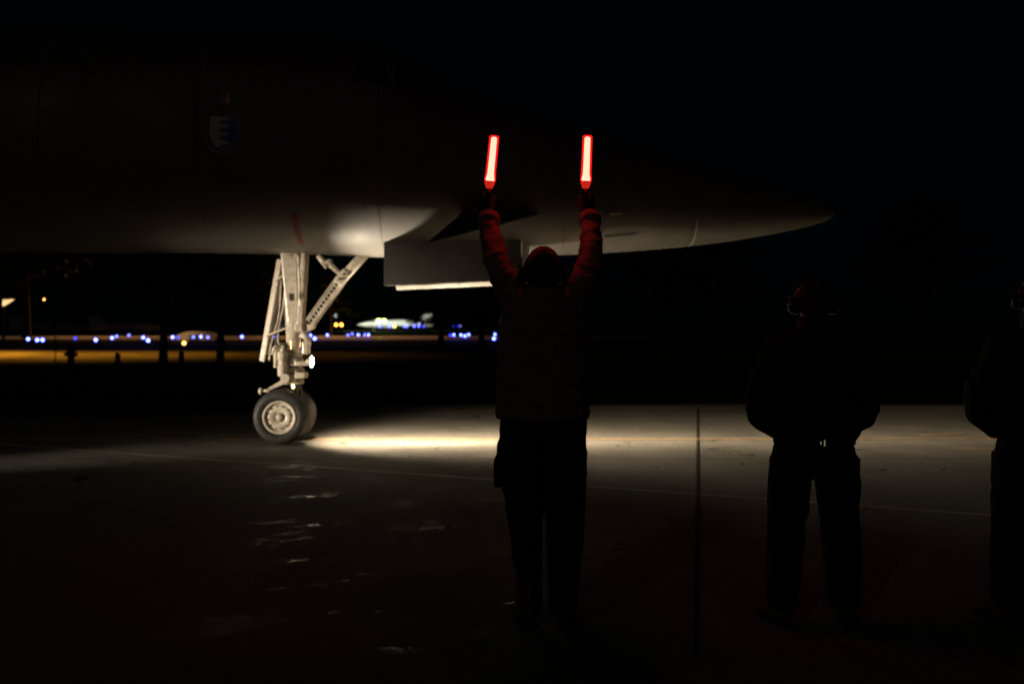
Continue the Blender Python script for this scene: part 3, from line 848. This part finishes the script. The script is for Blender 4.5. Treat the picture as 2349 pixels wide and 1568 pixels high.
for p, d in ((m_(1121, 502, 5.285), (wL - eL)), (m_(1354, 501, 5.285), (wR - eR))):
    bm = BM(); d = d.normalized(); tube(bm, [p - d * .035, p - d * .02, p + d * .012, p + d * .02], [.056, .060, .057, .050], 20); obj('cuff', bm, M['jacket'], jk, smooth=True)
for s, (a_, b_) in ((-1, ((1152, 640), (1172, 655))), (1, ((1330, 656), (1356, 640)))):   # reflective shoulder tab
    pass
bm = BM(); cx, rx = jx(1141, 1349); lathe(bm, (0, 0, 0), (0, 0, 1), [(-.028, 1.0), (.0, 1.03), (.028, 1.0)], 40)
for v in bm.verts: v.co = Vector((v.co.x * (rx + .006) + cx, v.co.y * .156 + YM + .01, v.co.z + m_(0, 945).z))
obj('waistband', bm, M['jacket'], jk, smooth=True)
# trousers
bm = BM()
secs = [(Vector((.155, YM, m_(0, 1010).z)), .215, .135), (Vector((.155, YM, m_(0, 960).z)), .212, .13), (Vector((.155, YM, m_(0, 930).z)), .20, .12)]
section_loft(bm, secs, 24, 2.5)
for s, xs_ in ((-1, [(1010, 1140, 1246), (1080, 1139, 1243), (1150, 1158, 1243), (1240, 1172, 1243), (1330, 1184, 1244), (1405, 1190, 1246)]), (1, [(1010, 1246, 1346), (1080, 1250, 1345), (1150, 1252, 1342), (1240, 1254, 1337), (1330, 1256, 1328), (1405, 1258, 1322)])):
    secs = []
    for dy, l, r_ in xs_[::-1]:
        cx, rx = jx(l, r_); secs.append((Vector((cx, YM - .01, m_(0, dy).z)), rx, max(.062, min(.115, rx * 1.05))))
    section_loft(bm, secs, 20, 2.2)
tr = link('trousers', fuse(bm, .009, 3, .009, (8, 8, 9), 7.1), M['trouser'], per, True)
bm = BM(); box(bm, m_(1133, 1112, 4.93) - Vector((0, .07, 0)), m_(1152, 1048, 4.93) + Vector((0, .07, 0)), .012); obj('cargo_pocket', bm, M['trouser'], tr)
boots(per, [(.075, YM), (.255, YM + .02)], (R(10), R(-6)))
# gloved fists and wands
for wrist, top, base, ts, side in ((wL, (1134, 313), (1124, 413), 1, 'left'), (wR, (1348, 311), (1344, 413), -1, 'right')):
    b0 = m_(base[0], base[1], 5.335); t0 = m_(top[0], top[1], 5.335); ax_ = (t0 - b0).normalized()
    wr = b0 - ax_ * .195
    me, gc, a_ = fist(wr - Vector((0, .012, 0)), ax_, ts, (0, 1, 0))
    link('glove', me, M['glove'], per, True)
    limb_bm = BM(); limb(limb_bm, [wrist - (wrist - (eL if side == 'left' else eR)).normalized() * .03, wrist, wr + ax_ * .01], [.030, .030, .029]); link('wrist', fuse(limb_bm, .006, 2), M['skin'], per, True)
    # put the stick through the grip
    shift = gc - (b0 + ax_ * ((gc - b0).dot(ax_))); b0 = b0 + Vector((0, shift.y, 0)); 
    wd = empty('marshalling_wand', b0)
    tag(wd, f'glowing red marshalling wand in the raised {side} hand', 'wand')
    Lw = .232
    bm = BM(); lathe(bm, b0, ax_, [(.0, 0), (.0, .0225), (.006, .0235), (.014, .0215), (.04, .0172), (Lw - .012, .0157), (Lw - .004, .0148), (Lw, .010), (Lw, 0)], 24); obj('light_core', bm, M['core'], wd, smooth=True)
    bm = BM(); lathe(bm, b0, ax_, [(-.004, .030), (.004, .031), (.016, .030), (.045, .0275), (Lw, .0265), (Lw + .007, .022), (Lw + .010, .0)], 28); obj('red_tube', bm, M['shell'], wd, smooth=True)
    bm = BM(); lathe(bm, b0, ax_, [(-.046, 0), (-.046, .016), (-.034, .020), (-.02, .0265), (-.0045, .0275), (-.0045, 0)], 24); obj('collar', bm, M['collar'], wd, smooth=True)
    bm = BM(); lathe(bm, b0, ax_, [(-.205, 0), (-.205, .016), (-.20, .0185), (-.046, .0175), (-.046, 0)], 20); obj('handle', bm, M['cup'], wd, smooth=True)


# ---- onlookers: hands together at the front, elbows out, puffed parka
def onlooker(cx, Y, label, jm, kz=1.0, elbow=(.29, .0, 1.10), seed=0., buckle=True, yaw=0):
    pr_ = empty('person', (0, 0, 0))
    tag(pr_, label, 'person')
    z = lambda v: v * kz
    bm = BM(); hc_ = Vector((0, .01, z(1.625))); at_, q_ = head(bm, hc_, R(2), R(-8))
    limb(bm, [at_(0, -.02, -.06), Vector((0, 0, z(1.44)))], [.056, .062])
    section_loft(bm, [((0, 0, z(.92)), .14, .10), ((0, 0, z(1.2)), .17, .11), ((0, 0, z(1.40)), .18, .10)])
    limb(bm, [(-.09, 0, z(.92)), (-.13, 0, z(.48)), (-.16, -.01, .14)], [.085, .058, .04]); limb(bm, [(.09, 0, z(.92)), (.12, 0, z(.48)), (.14, -.01, .14)], [.085, .058, .04])
    link('body', fuse(bm, .009, 3), M['skin'], pr_, True, world=False)
    bm = BM(); ellipsoid(bm, at_(0, -.014, .036), (.081, .102, .088), q_); ellipsoid(bm, at_(0, -.05, -.025), (.07, .05, .058), q_)
    link('hair', fuse(bm, .008, 2, .003, (60, 60, 60)), M['darkhair'], pr_, True, world=False)
    # headset in local space
    bm = BM(); pts = [at_(.095 * math.cos(t), -.004, -.012 + .128 * math.sin(t)) for t in [math.pi * k / 20 for k in range(21)]]
    tube(bm, pts, .0065, 8); h_ = obj('headset', bm, M['band'], pr_, True, world=False)
    for s in (-1, 1):
        bm = BM(); lathe(bm, at_(.072 * s, -.002, -.016), (at_(s, 0, 0) - at_(0, 0, 0)), [(0, 0), (0, .036), (.006, .042), (.022, .041), (.042, .034), (.054, .02), (.056, 0)], 20); obj('ear_cup', bm, M['cup'], h_, True, world=False)
        bm = BM(); tube(bm, [at_(.122 * s, -.012, .015), at_(.113 * s, -.012, .035)], .006, 8); obj('slide_clip', bm, M['band'], h_, world=False)
    # parka
    bm = BM(); e = elbow
    section_loft(bm, [((0, 0, z(.925)), .19, .13), ((0, 0, z(.96)), .215, .145), ((0, 0, z(1.06)), .235, .165), ((0, 0, z(1.22)), .225, .165), ((0, 0, z(1.34)), .215, .15), ((0, 0, z(1.43)), .16, .12), ((0, 0, z(1.485)), .085, .085)], 28, 2.4)
    for s in (-1, 1):
        limb(bm, [Vector((.175 * s, 0, z(1.385))), Vector((.225 * s, -.01, z(1.27))), Vector((e[0] * .86 * s, .0, z(1.17))), Vector((e[0] * .80 * s, .04, z(1.06))), Vector((.15 * s, .14, z(.975))), Vector((.07 * s, .19, z(.96)))], [.085, .082, .080, .078, .062, .054])
    pk = link('parka', fuse(bm, .01, 3, .011, (6, 6, 10), seed), jm, pr_, True, world=False)
    bm = BM(); section_loft(bm, [((0, -.01, z(1.44)), .105, .095), ((0, -.01, z(1.49)), .092, .09), ((0, -.005, z(1.555)), .082, .085)], 24, 2); link('collar', fuse(bm, .008, 2, .004), jm, pk, True, world=False)
    # hands clasped
    for s in (-1, 1):
        link('glove', open_hand(Vector((.075 * s, .19, z(.96))), (-.9 * s, .15, -.25), (0, -1, 0), (0, 0, -1)), M['glove'], pr_, True, world=False)
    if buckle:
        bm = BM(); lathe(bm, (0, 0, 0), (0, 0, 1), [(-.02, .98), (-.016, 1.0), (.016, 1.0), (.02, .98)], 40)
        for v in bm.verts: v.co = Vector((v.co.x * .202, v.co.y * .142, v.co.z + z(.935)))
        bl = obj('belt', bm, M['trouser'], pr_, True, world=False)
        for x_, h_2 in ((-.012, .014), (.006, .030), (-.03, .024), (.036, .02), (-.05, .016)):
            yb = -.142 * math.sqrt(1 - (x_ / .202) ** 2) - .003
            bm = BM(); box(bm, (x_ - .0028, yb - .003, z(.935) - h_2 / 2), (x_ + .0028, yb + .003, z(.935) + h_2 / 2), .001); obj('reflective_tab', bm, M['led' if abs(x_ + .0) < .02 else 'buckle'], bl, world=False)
    bm = BM()
    section_loft(bm, [((0, 0, z(.80)), .205, .14), ((0, 0, z(.90)), .20, .135), ((0, 0, z(.96)), .18, .12)], 24, 2.4)
    for s, fx in ((-1, -.165), (1, .145)):
        secs = []
        for zz, tt, rx, ry in ((.10, 1, .075, .085), (.3, .8, .085, .09), (.5, .6, .092, .098), (.7, .35, .105, .115), (.85, .15, .11, .13)):
            secs.append((Vector((s * .098 + (fx - s * .098) * tt, -.005, z(zz))), rx, ry))
        section_loft(bm, secs, 20, 2.2)
    link('trousers', fuse(bm, .01, 3, .009, (8, 8, 9), seed + 4), M['trouser'], pr_, True, world=False)
    # boots
    for s, fx in ((-1, -.17), (1, .15)):
        bm = BM(); r = Matrix.Rotation(-s * R(14), 3, 'Z')
        def k(a_, b_, zz): return Vector((fx, 0, 0)) + r @ Vector((a_, b_, zz))
        limb(bm, [k(0, -.02, .22), k(0, -.03, .12), k(0, -.035, .07)], [.056, .05, .046]); limb(bm, [k(0, -.03, .07), k(0, .06, .058), k(0, .15, .046), k(0, .2, .042)], [.043, .047, .044, .036])
        link('boot', fuse(bm, .009, 3, .002), M['boot'], pr_, True, world=False)
        bm = BM(); out = []
        for t in range(24):
            an = 2 * math.pi * t / 24; yy = math.sin(an); out.append((math.cos(an) * (.046 if yy > 0 else .038), .075 + yy * .165))
        lo = [bm.verts.new(k(a_, b_, .002)) for a_, b_ in out]; hi = [bm.verts.new(k(a_, b_, .03)) for a_, b_ in out]
        bm.faces.new(lo[::-1]); bm.faces.new(hi)
        for t in range(24): bm.faces.new((lo[t], lo[(t + 1) % 24], hi[(t + 1) % 24], hi[t]))
        obj('boot_sole', bm, M['sole'], pr_, world=False)
    pr_.location = (cx, Y, 0); pr_.rotation_euler[2] = yaw
    return pr_


onlooker(P(1868, 0, 4.95).x, 4.95, 'person in dark parka and headset standing with elbows out, back turned, reflective tabs on belt', M['parka'], .985, (.305, 0, 1.1), 1.7)
onlooker(P(2384, 0, 4.95).x, 4.95, 'person at the right edge of the picture, cut by the frame, in charcoal parka', M['parka2'], 1.0, (.335, 0, 1.1), 9.4, buckle=False)


# ------------------------------------------------------------------ taxiway lights
def globe_mesh(m, r=.10, h=.42):
    bm = BM(); lathe(bm, (0, 0, 0), (0, 0, 1), [(0, .05), (.02, .05), (.03, .022), (h - r, .022)], 10, 1)
    lathe(bm, (0, 0, h), (0, 0, 1), [(-r, .03), (-r * .7, r * .7), (0, r), (r * .7, r * .7), (r, 0)], 14, 0)
    me = bpy.data.meshes.new('taxi light'); bm.to_mesh(me); bm.free(); me.materials.append(m); me.materials.append(M['pole']); return me


GL = {'b': globe_mesh(M['blue']), 'm': globe_mesh(M['bluemid']), 'd': globe_mesh(M['bluedim'])}
rowL = [(64.5, 776.6, 'b'), (85.4, 778.5, 'b'), (97.5, 778.5, 'b'), (172.5, 775, 'd'), (219.5, 778.5, 'b'), (257, 774, 'b'), (267.5, 770.4, 'm'), (295.7, 767.8, 'm'), (328.5, 773, 'b'), (339.8, 779.8, 'b'),
        (395.9, 772.3, 'b'), (408.8, 772.6, 'd'), (443.5, 772, 'm'), (460.7, 771.3, 'b'), (477, 772.6, 'm'), (555, 771.3, 'b'), (632, 772, 'd')]
rowM = [(711.9, 768.1, 'b'), (721.9, 775.5, 'b'), (751, 767.4, 'b'), (798.3, 767.7, 'm'), (808.1, 764.5, 'm'), (821.8, 766.9, 'b'), (836.7, 766.9, 'm'), (845.2, 766.9, 'b')]
rowR = [(1033.2, 767.7, 'd'), (1041, 766.9, 'b'), (1057.6, 767.2, 'b'), (1066.6, 769.4, 'b'), (1075.2, 766.4, 'b'), (1135.5, 765.7, 'b'), (1133, 775.5, 'b')]
rowF = [(870.6, 746.7, 'm'), (875, 746.7, 'm'), (893, 747.2, 'm'), (898.4, 746, 'm'), (927.5, 746.7, 'm'), (933.6, 746.7, 'm'), (949.9, 746.9, 'm'), (960.9, 745.9, 'm'), (971, 747.4, 'd'), (1040.3, 745, 'd'), (1052.2, 746.7, 'd')]
for rows_, lab in ((rowL, 'blue taxiway lights in the row left of the nose gear'), (rowM, 'blue taxiway lights between nose gear and far jet'),
                   (rowR, 'blue lights clustered close left of the wand raiser'), (rowF, 'faint blue lights in the upper row at the far jet')):
    ORD = ['first', 'second', 'third', 'fourth', 'fifth', 'sixth', 'seventh', 'eighth', 'ninth', 'tenth', 'eleventh', 'twelfth', 'thirteenth', 'fourteenth', 'fifteenth', 'sixteenth', 'seventeenth']
    for n_, (dx, dy, k) in enumerate(sorted(rows_)):
        far = rows_ is rowF
        Y = 170 if far else min(100, 1.08 * 2282.5 / (dy - 740))
        p = P(dx, dy, Y); o = bpy.data.objects.new('taxiway_light', GL[k]); C.objects.link(o); o.location = (p.x, Y, p.z - .42 * 1)
        if p.z - .42 > .02 or far:                                    # taller stake for the far ones
            o.scale = (1.5, 1.5, (p.z + .12) / .42 if far else p.z / .42); o.location.z = -.12 if far else 0
        else: o.location.z = max(-.03, p.z - .42)
        tag(o, f'{ORD[n_]} from left of the ' + lab, 'light', 'blue taxiway lights')


# ------------------------------------------------------------------ far lamps
def mast_lamp(name, dx, dy, Y, m, label, rr=.2, twin=0, cat='lamp', group=None):
    p = P(dx, dy, Y); e = empty(name, (p.x, Y, -.14)); tag(e, label, cat, group)
    bm = BM(); tube(bm, [(p.x, Y + .1, -.14), (p.x, Y + .1, p.z)], [.09, .06], 8); obj('mast', bm, M['pole'], e)
    xs_ = [0] if not twin else [-twin / 2, twin / 2]
    if twin: bm = BM(); beam(bm, (p.x - twin * .7, Y + .1, p.z - .25), (p.x + twin * .7, Y + .1, p.z - .25), .1, .1); obj('cross_arm', bm, M['pole'], e)
    for x in xs_:
        bm = BM(); lathe(bm, (p.x + x, Y + .05, p.z), (0, -1, 0), [(-.1, 0), (-.1, rr * .7), (.0, rr * 1.1), (.04, rr * 1.1)], 16); ho = obj('lamp_housing', bm, M['pole'], e)
        bm = BM(); lathe(bm, (p.x + x, Y + .01, p.z), (0, -1, 0), [(0, rr), (.06, rr * .7), (.08, 0)], 16); obj('lens', bm, m, ho)
    return e


mast_lamp('floodlight', 875.5, 735, 165, M['green'], 'twin green-white floodlight glaring beside the far parked jet', .28, .86, 'floodlight')
mast_lamp('warning_lamp', 771, 744, 150, M['orange'], 'left one of two orange lamps near the drilled brace', .22)
mast_lamp('warning_lamp', 783, 744, 150, M['orange'], 'right one of two orange lamps near the drilled brace', .24)
mast_lamp('area_lamp', 770, 723, 160, M['whitelamp'], 'faint pale lamp above the two orange lamps', .28)
mast_lamp('stand_lamp', 905, 747.5, 168, M['yellowlamp'], 'dim yellow lamp under the far parked jet', .22)
mast_lamp('ramp_lamp', 422, 786, 75, M['amber'], 'amber lamp low on the field left of the nose gear leg', .14)
mast_lamp('ramp_lamp', 101, 686, 140, M['amber'], 'small round amber lamp above the row of blue lights at far left', .13)
mast_lamp('ramp_lamp', 1057, 747, 260, M['whitelamp'], 'tiny pale lamp behind the clusters of blue lights', .2)
# far lit wedge at left, drawn as a glowing face; mast and hood made up
p = P(16, 690, 70); e = empty('shaded_floodlight', (p.x - .4, 70, -.14)); tag(e, 'wedge-shaped warm floodlight at the far left edge', 'floodlight')
bm = BM(); tube(bm, [(p.x - .5, 70.5, -.14), (p.x - .5, 70.5, p.z + .5)], [.1, .07], 8); obj('mast', bm, M['pole'], e)
bm = BM(); q4 = [P(6, 687, 70), P(27, 685.5, 70), P(27, 687.5, 70), P(9, 699, 70), P(5, 701, 70)]
f0 = [bm.verts.new(v) for v in q4]; f1 = [bm.verts.new(v + Vector((0, .3, .02))) for v in q4]; bm.faces.new(f0); bm.faces.new(f1[::-1])
for i in range(5): bm.faces.new((f0[i], f0[(i + 1) % 5], f1[(i + 1) % 5], f1[i]))
obj('lens', bm, emit('warm flood lens', (1, .62, .26), 1.3), e)
bm = BM(); box(bm, P(3, 684.5, 70) + Vector((0, -.1, 0)), P(29, 681.5, 70) + Vector((0, .6, 0)), .03); obj('hood', bm, M['pole'], e)


# ------------------------------------------------------------------ far parked aircraft
def jet(name, loc, yaw, L, label, m, tailh=.30):
    e = empty(name, loc, yaw); tag(e, label, 'aircraft')
    z0 = .15 * L * .55
    bm = BM(); lathe(bm, (0, 0, z0), (-1, 0, 0), [(-.5 * L, 0), (-.47 * L, .012 * L), (-.38 * L, .035 * L), (-.2 * L, .055 * L), (.05 * L, .066 * L), (.3 * L, .06 * L), (.46 * L, .04 * L), (.5 * L, .03 * L), (.5 * L, 0)], 20); obj('fuselage', bm, m, e, True, world=False)
    bm = BM(); ellipsoid(bm, (.22 * L, 0, z0 + .05 * L), (.10 * L, .03 * L, .035 * L)); obj('canopy', bm, M['jetdark'], e, True, world=False)
    for s in (-1, 1):
        bm = BM(); pts = [(.08 * L, s * .05 * L), (-.22 * L, s * .33 * L), (-.32 * L, s * .33 * L), (-.32 * L, s * .05 * L)]
        a_ = [bm.verts.new((x, y, z0 - .01 * L)) for x, y in pts]; b_ = [bm.verts.new((x, y, z0 + .008 * L)) for x, y in pts]
        bm.faces.new(a_); bm.faces.new(b_[::-1])
        for i in range(4): bm.faces.new((a_[i], a_[(i + 1) % 4], b_[(i + 1) % 4], b_[i]))
        obj('wing', bm, m, e, world=False)
        bm = BM(); pts = [(-.25 * L, z0 + .04 * L), (-.40 * L, z0 + tailh * .62 * L), (-.47 * L, z0 + tailh * .62 * L), (-.45 * L, z0 + .03 * L)]
        a_ = [bm.verts.new((x, s * .04 * L - .004 * L, z)) for x, z in pts]; b_ = [bm.verts.new((x, s * .04 * L + .004 * L, z)) for x, z in pts]
        bm.faces.new(a_); bm.faces.new(b_[::-1])
        for i in range(4): bm.faces.new((a_[i], a_[(i + 1) % 4], b_[(i + 1) % 4], b_[i]))
        obj('tail_fin', bm, m, e, world=False)
    for x, y in ((.28 * L, 0), (-.1 * L, .07 * L), (-.1 * L, -.07 * L)):
        bm = BM(); tube(bm, [(x, y, .02 * L), (x, y, z0)], .008 * L, 8); lathe(bm, (x, y, .022 * L), (0, 1, 0), [(-.01 * L, 0), (-.01 * L, .022 * L), (.01 * L, .022 * L), (.01 * L, 0)], 14); obj('landing_gear', bm, M['dark'], e, world=False)
    return e


pc = P(908, 740, 200)
jet('parked_jet', (pc.x, 200, -.14), R(183), 15.6, 'pale parked jet lit by floodlights far beyond the nose gear', M['jet'], .26)
pc = P(300, 740, 130)
jet('parked_jet', (pc.x, 130, -.14), R(-2), 11.5, 'far parked jet with slanted tail lit orange behind the blue lights', M['shelter'], .22)
pc = P(115, 740, 132)
jet('parked_jet', (pc.x, 132, -.14), R(1), 11, 'farthest left parked jet, dim orange, behind the row of blue lights', M['shelter'], .22)
# low arched equipment shelter
pc = P(457, 0, 88); e = empty('equipment_shelter', (pc.x, 88, -.03)); tag(e, 'low arched equipment shelter lit amber behind the amber lamp', 'shelter')
bm = BM(); rings = []
for y in (-1.2, 1.2): rings.append([bm.verts.new((1.75 * math.cos(t), y, .02 + .78 * math.sin(t) ** .7)) for t in [math.pi * k / 16 for k in range(17)]])
for k in range(16): bm.faces.new((rings[0][k], rings[0][k + 1], rings[1][k + 1], rings[1][k]))
for r_ in rings: bm.faces.new(r_)
obj('arched_roof', bm, M['shelter'], e, world=False)
bm = BM(); box(bm, (-.5, -1.25, .02), (.4, -1.19, .5), .01); obj('door', bm, M['pole'], e, world=False)
al2 = spot('ramp_lamp_glow', (pc.x - 1.3, 84.5, 1.6), (pc.x, 88, .3), 220, 120, .8, (1, .6, .2), .1)

# ------------------------------------------------------------------ trees, posts


def tree_meshes(kind, seed):
    rnd = random.Random(seed); H = 9.0
    bm = BM(); tube(bm, [(0, 0, -.1), (.05, 0, H * .2), (-.1, .05, H * .5), (0, 0, H * .93)], [.24, .19, .13, .03], 10)
    tips = []
    for i in range(16):
        z = H * (.30 + .62 * i / 16); an = i * 2.4 + rnd.uniform(-.4, .4)
        ln = (1 - (z / H - .3) * 1.05) * H * (.30 if kind == 'pine' else .36) * rnd.uniform(.75, 1.15)
        rise = .12 if kind == 'pine' else .55
        a_ = Vector((0, 0, z)); b_ = a_ + Vector((math.cos(an) * ln, math.sin(an) * ln, ln * rise)); mid = (a_ + b_) / 2 + Vector((0, 0, .12))
        tube(bm, [a_, mid, b_], [.06, .04, .012], 6); tips.append((a_, mid, b_))
    trunk = bpy.data.meshes.new('trunk'); bmesh.ops.recalc_face_normals(bm, faces=bm.faces); bm.to_mesh(trunk); bm.free(); trunk.materials.append(M['bark'])
    vv, ff = [], []
    for a_, mid, b_ in tips:
        for _ in range(130):
            t = rnd.random() ** .6; c = (a_.lerp(mid, t * 2) if t < .5 else mid.lerp(b_, t * 2 - 1)) + Vector([rnd.gauss(0, .34), rnd.gauss(0, .34), rnd.gauss(.05, .22)])
            s = rnd.uniform(.10, .24); n = Vector([rnd.gauss(0, 1) for _ in range(3)]).normalized(); u = n.orthogonal().normalized(); v = n.cross(u)
            k = len(vv); vv += [c - u * s * 1.6, c + v * s * .5, c + u * s * 1.6, c - v * s * .5]; ff.append((k, k + 1, k + 2, k + 3))
    for _ in range(260):
        c = Vector((rnd.gauss(0, .25), rnd.gauss(0, .25), H * rnd.uniform(.75, 1.0))); s = rnd.uniform(.1, .2); u = Vector([rnd.gauss(0, 1) for _ in range(3)]).normalized(); v = u.orthogonal()
        k = len(vv); vv += [c - u * s * 1.6, c + v * s * .5, c + u * s * 1.6, c - v * s * .5]; ff.append((k, k + 1, k + 2, k + 3))
    cr = bpy.data.meshes.new('crown'); cr.from_pydata([tuple(v) for v in vv], [], ff); cr.materials.append(M['leaf' if kind == 'pine' else 'leaf2'])
    return trunk, cr


TM = [tree_meshes('pine', 1), tree_meshes('leafy', 2), tree_meshes('pine', 3)]


def tree(dx, Y, h, k, rz, label, wide=1.0):
    x = P(dx, 0, Y).x; e = empty('pine_tree' if k != 1 else 'broadleaf_tree', (x, Y, -.02), rz); e.scale = (h / 9 * wide, h / 9 * wide, h / 9)
    tag(e, label, 'tree', 'trees across the field'); t, c = TM[k]
    link('trunk', t, None, e, world=False); link('crown', c, None, e, world=False)


tree(374, 38.5, 6.6, 1, .4, 'dark tree behind the verge between the amber lamp and the blue lights', 1.05)
tree(505, 36.8, 6.0, 0, 1.1, 'dark tree nearest the thin leg door on its left', 1.0)
tree(60, 100, 14, 1, 2.0, 'dark spreading tree at the far left above the amber lamps', 1.3)
tree(180, 140, 13, 1, .2, 'dark broad tree behind the left parked jets', 1.3)
tree(620, 110, 10, 2, 2.2, 'dark tree behind the leg of the nose gear', 1.2)
tree(760, 120, 7.5, 0, .9, 'low dark tree right of the drilled brace', 1.2)
tree(1010, 52, 4.4, 2, .1, 'dark tree just right of the far parked jet', 1.7)
tree(1105, 46, 4.6, 0, 1.9, 'dark tree beside the raised left arm, below the bay door', 1.5)
tree(1500, 60, 8.0, 1, .7, 'dark tree behind the space right of the wand-raising person', 1.4)
tree(1640, 58, 8.2, 2, 2.9, 'dark tree left of the parka-clad person', 1.4)
tree(2110, 60, 9, 1, 1.4, 'dark tree between the two parka-clad people', 1.4)
# hydrant, bollards, sign
pb = gp(163, 838); e = empty('fire_hydrant', (pb[0], pb[1], -.012)); tag(e, 'dark fire hydrant on the lit grass verge at left', 'hydrant')
bm = BM(); lathe(bm, (0, 0, 0), (0, 0, 1), [(0, 0), (0, .17), (.05, .17), (.06, .12), (.52, .12), (.53, .16), (.57, .16), (.60, .13), (.70, .07), (.76, .03), (.77, 0)], 18); obj('barrel', bm, M['hydrant'], e, world=False)
for s in (-1, 1): bm = BM(); tube(bm, [(0, 0, .42), (s * .21, 0, .42)], [.07, .08], 12); obj('outlet_cap', bm, M['hydrant'], e, world=False)
for dx, dy, h, lab in ((270, 838, .48, 'short dark post on the verge right of the fire hydrant'), (416, 840, .56, 'short dark post on the verge between the two near tree trunks')):
    pb = gp(dx, dy); bm = BM(); lathe(bm, (0, 0, 0), (0, 0, 1), [(0, 0), (0, .10), (h - .06, .09), (h - .02, .07), (h, 0)], 14)
    o = obj('bollard', bm, M['pole']); o.location = (pb[0], pb[1], -.012); tag(o, lab, 'post', 'posts on the verge')
pb = gp(127, 833); e = empty('sign_post', (pb[0], pb[1], -.012)); tag(e, 'thin pole with a small dark sign plate left of the hydrant', 'sign')
bm = BM(); tube(bm, [(0, 0, 0), (0, 0, 1.55)], .022, 8); obj('pole', bm, M['pole'], e, world=False)
bm = BM(); tube(bm, [(-.02, -.03, 1.35), (-.02, -.05, 1.35)], .17, 20); obj('sign_plate', bm, mat('blue sign face', (.03, .04, .16), .4), e, world=False)
# stakes beside the apron edge, faintly lit
for dx, dy, h, lab in ((219, 912, .11, 'short pale marker stake beyond the apron edge, left one'), (289, 914, .17, 'short pale marker stake beyond the apron edge, taller right one')):
    pb = gp(dx, dy); bm = BM(); lathe(bm, (0, 0, 0), (0, 0, 1), [(0, 0), (0, .022), (h, .02), (h + .01, 0)], 10); o = obj('marker_stake', bm, M['shieldw']); o.location = (pb[0], pb[1], -.05); tag(o, lab, 'stake', 'marker stakes')
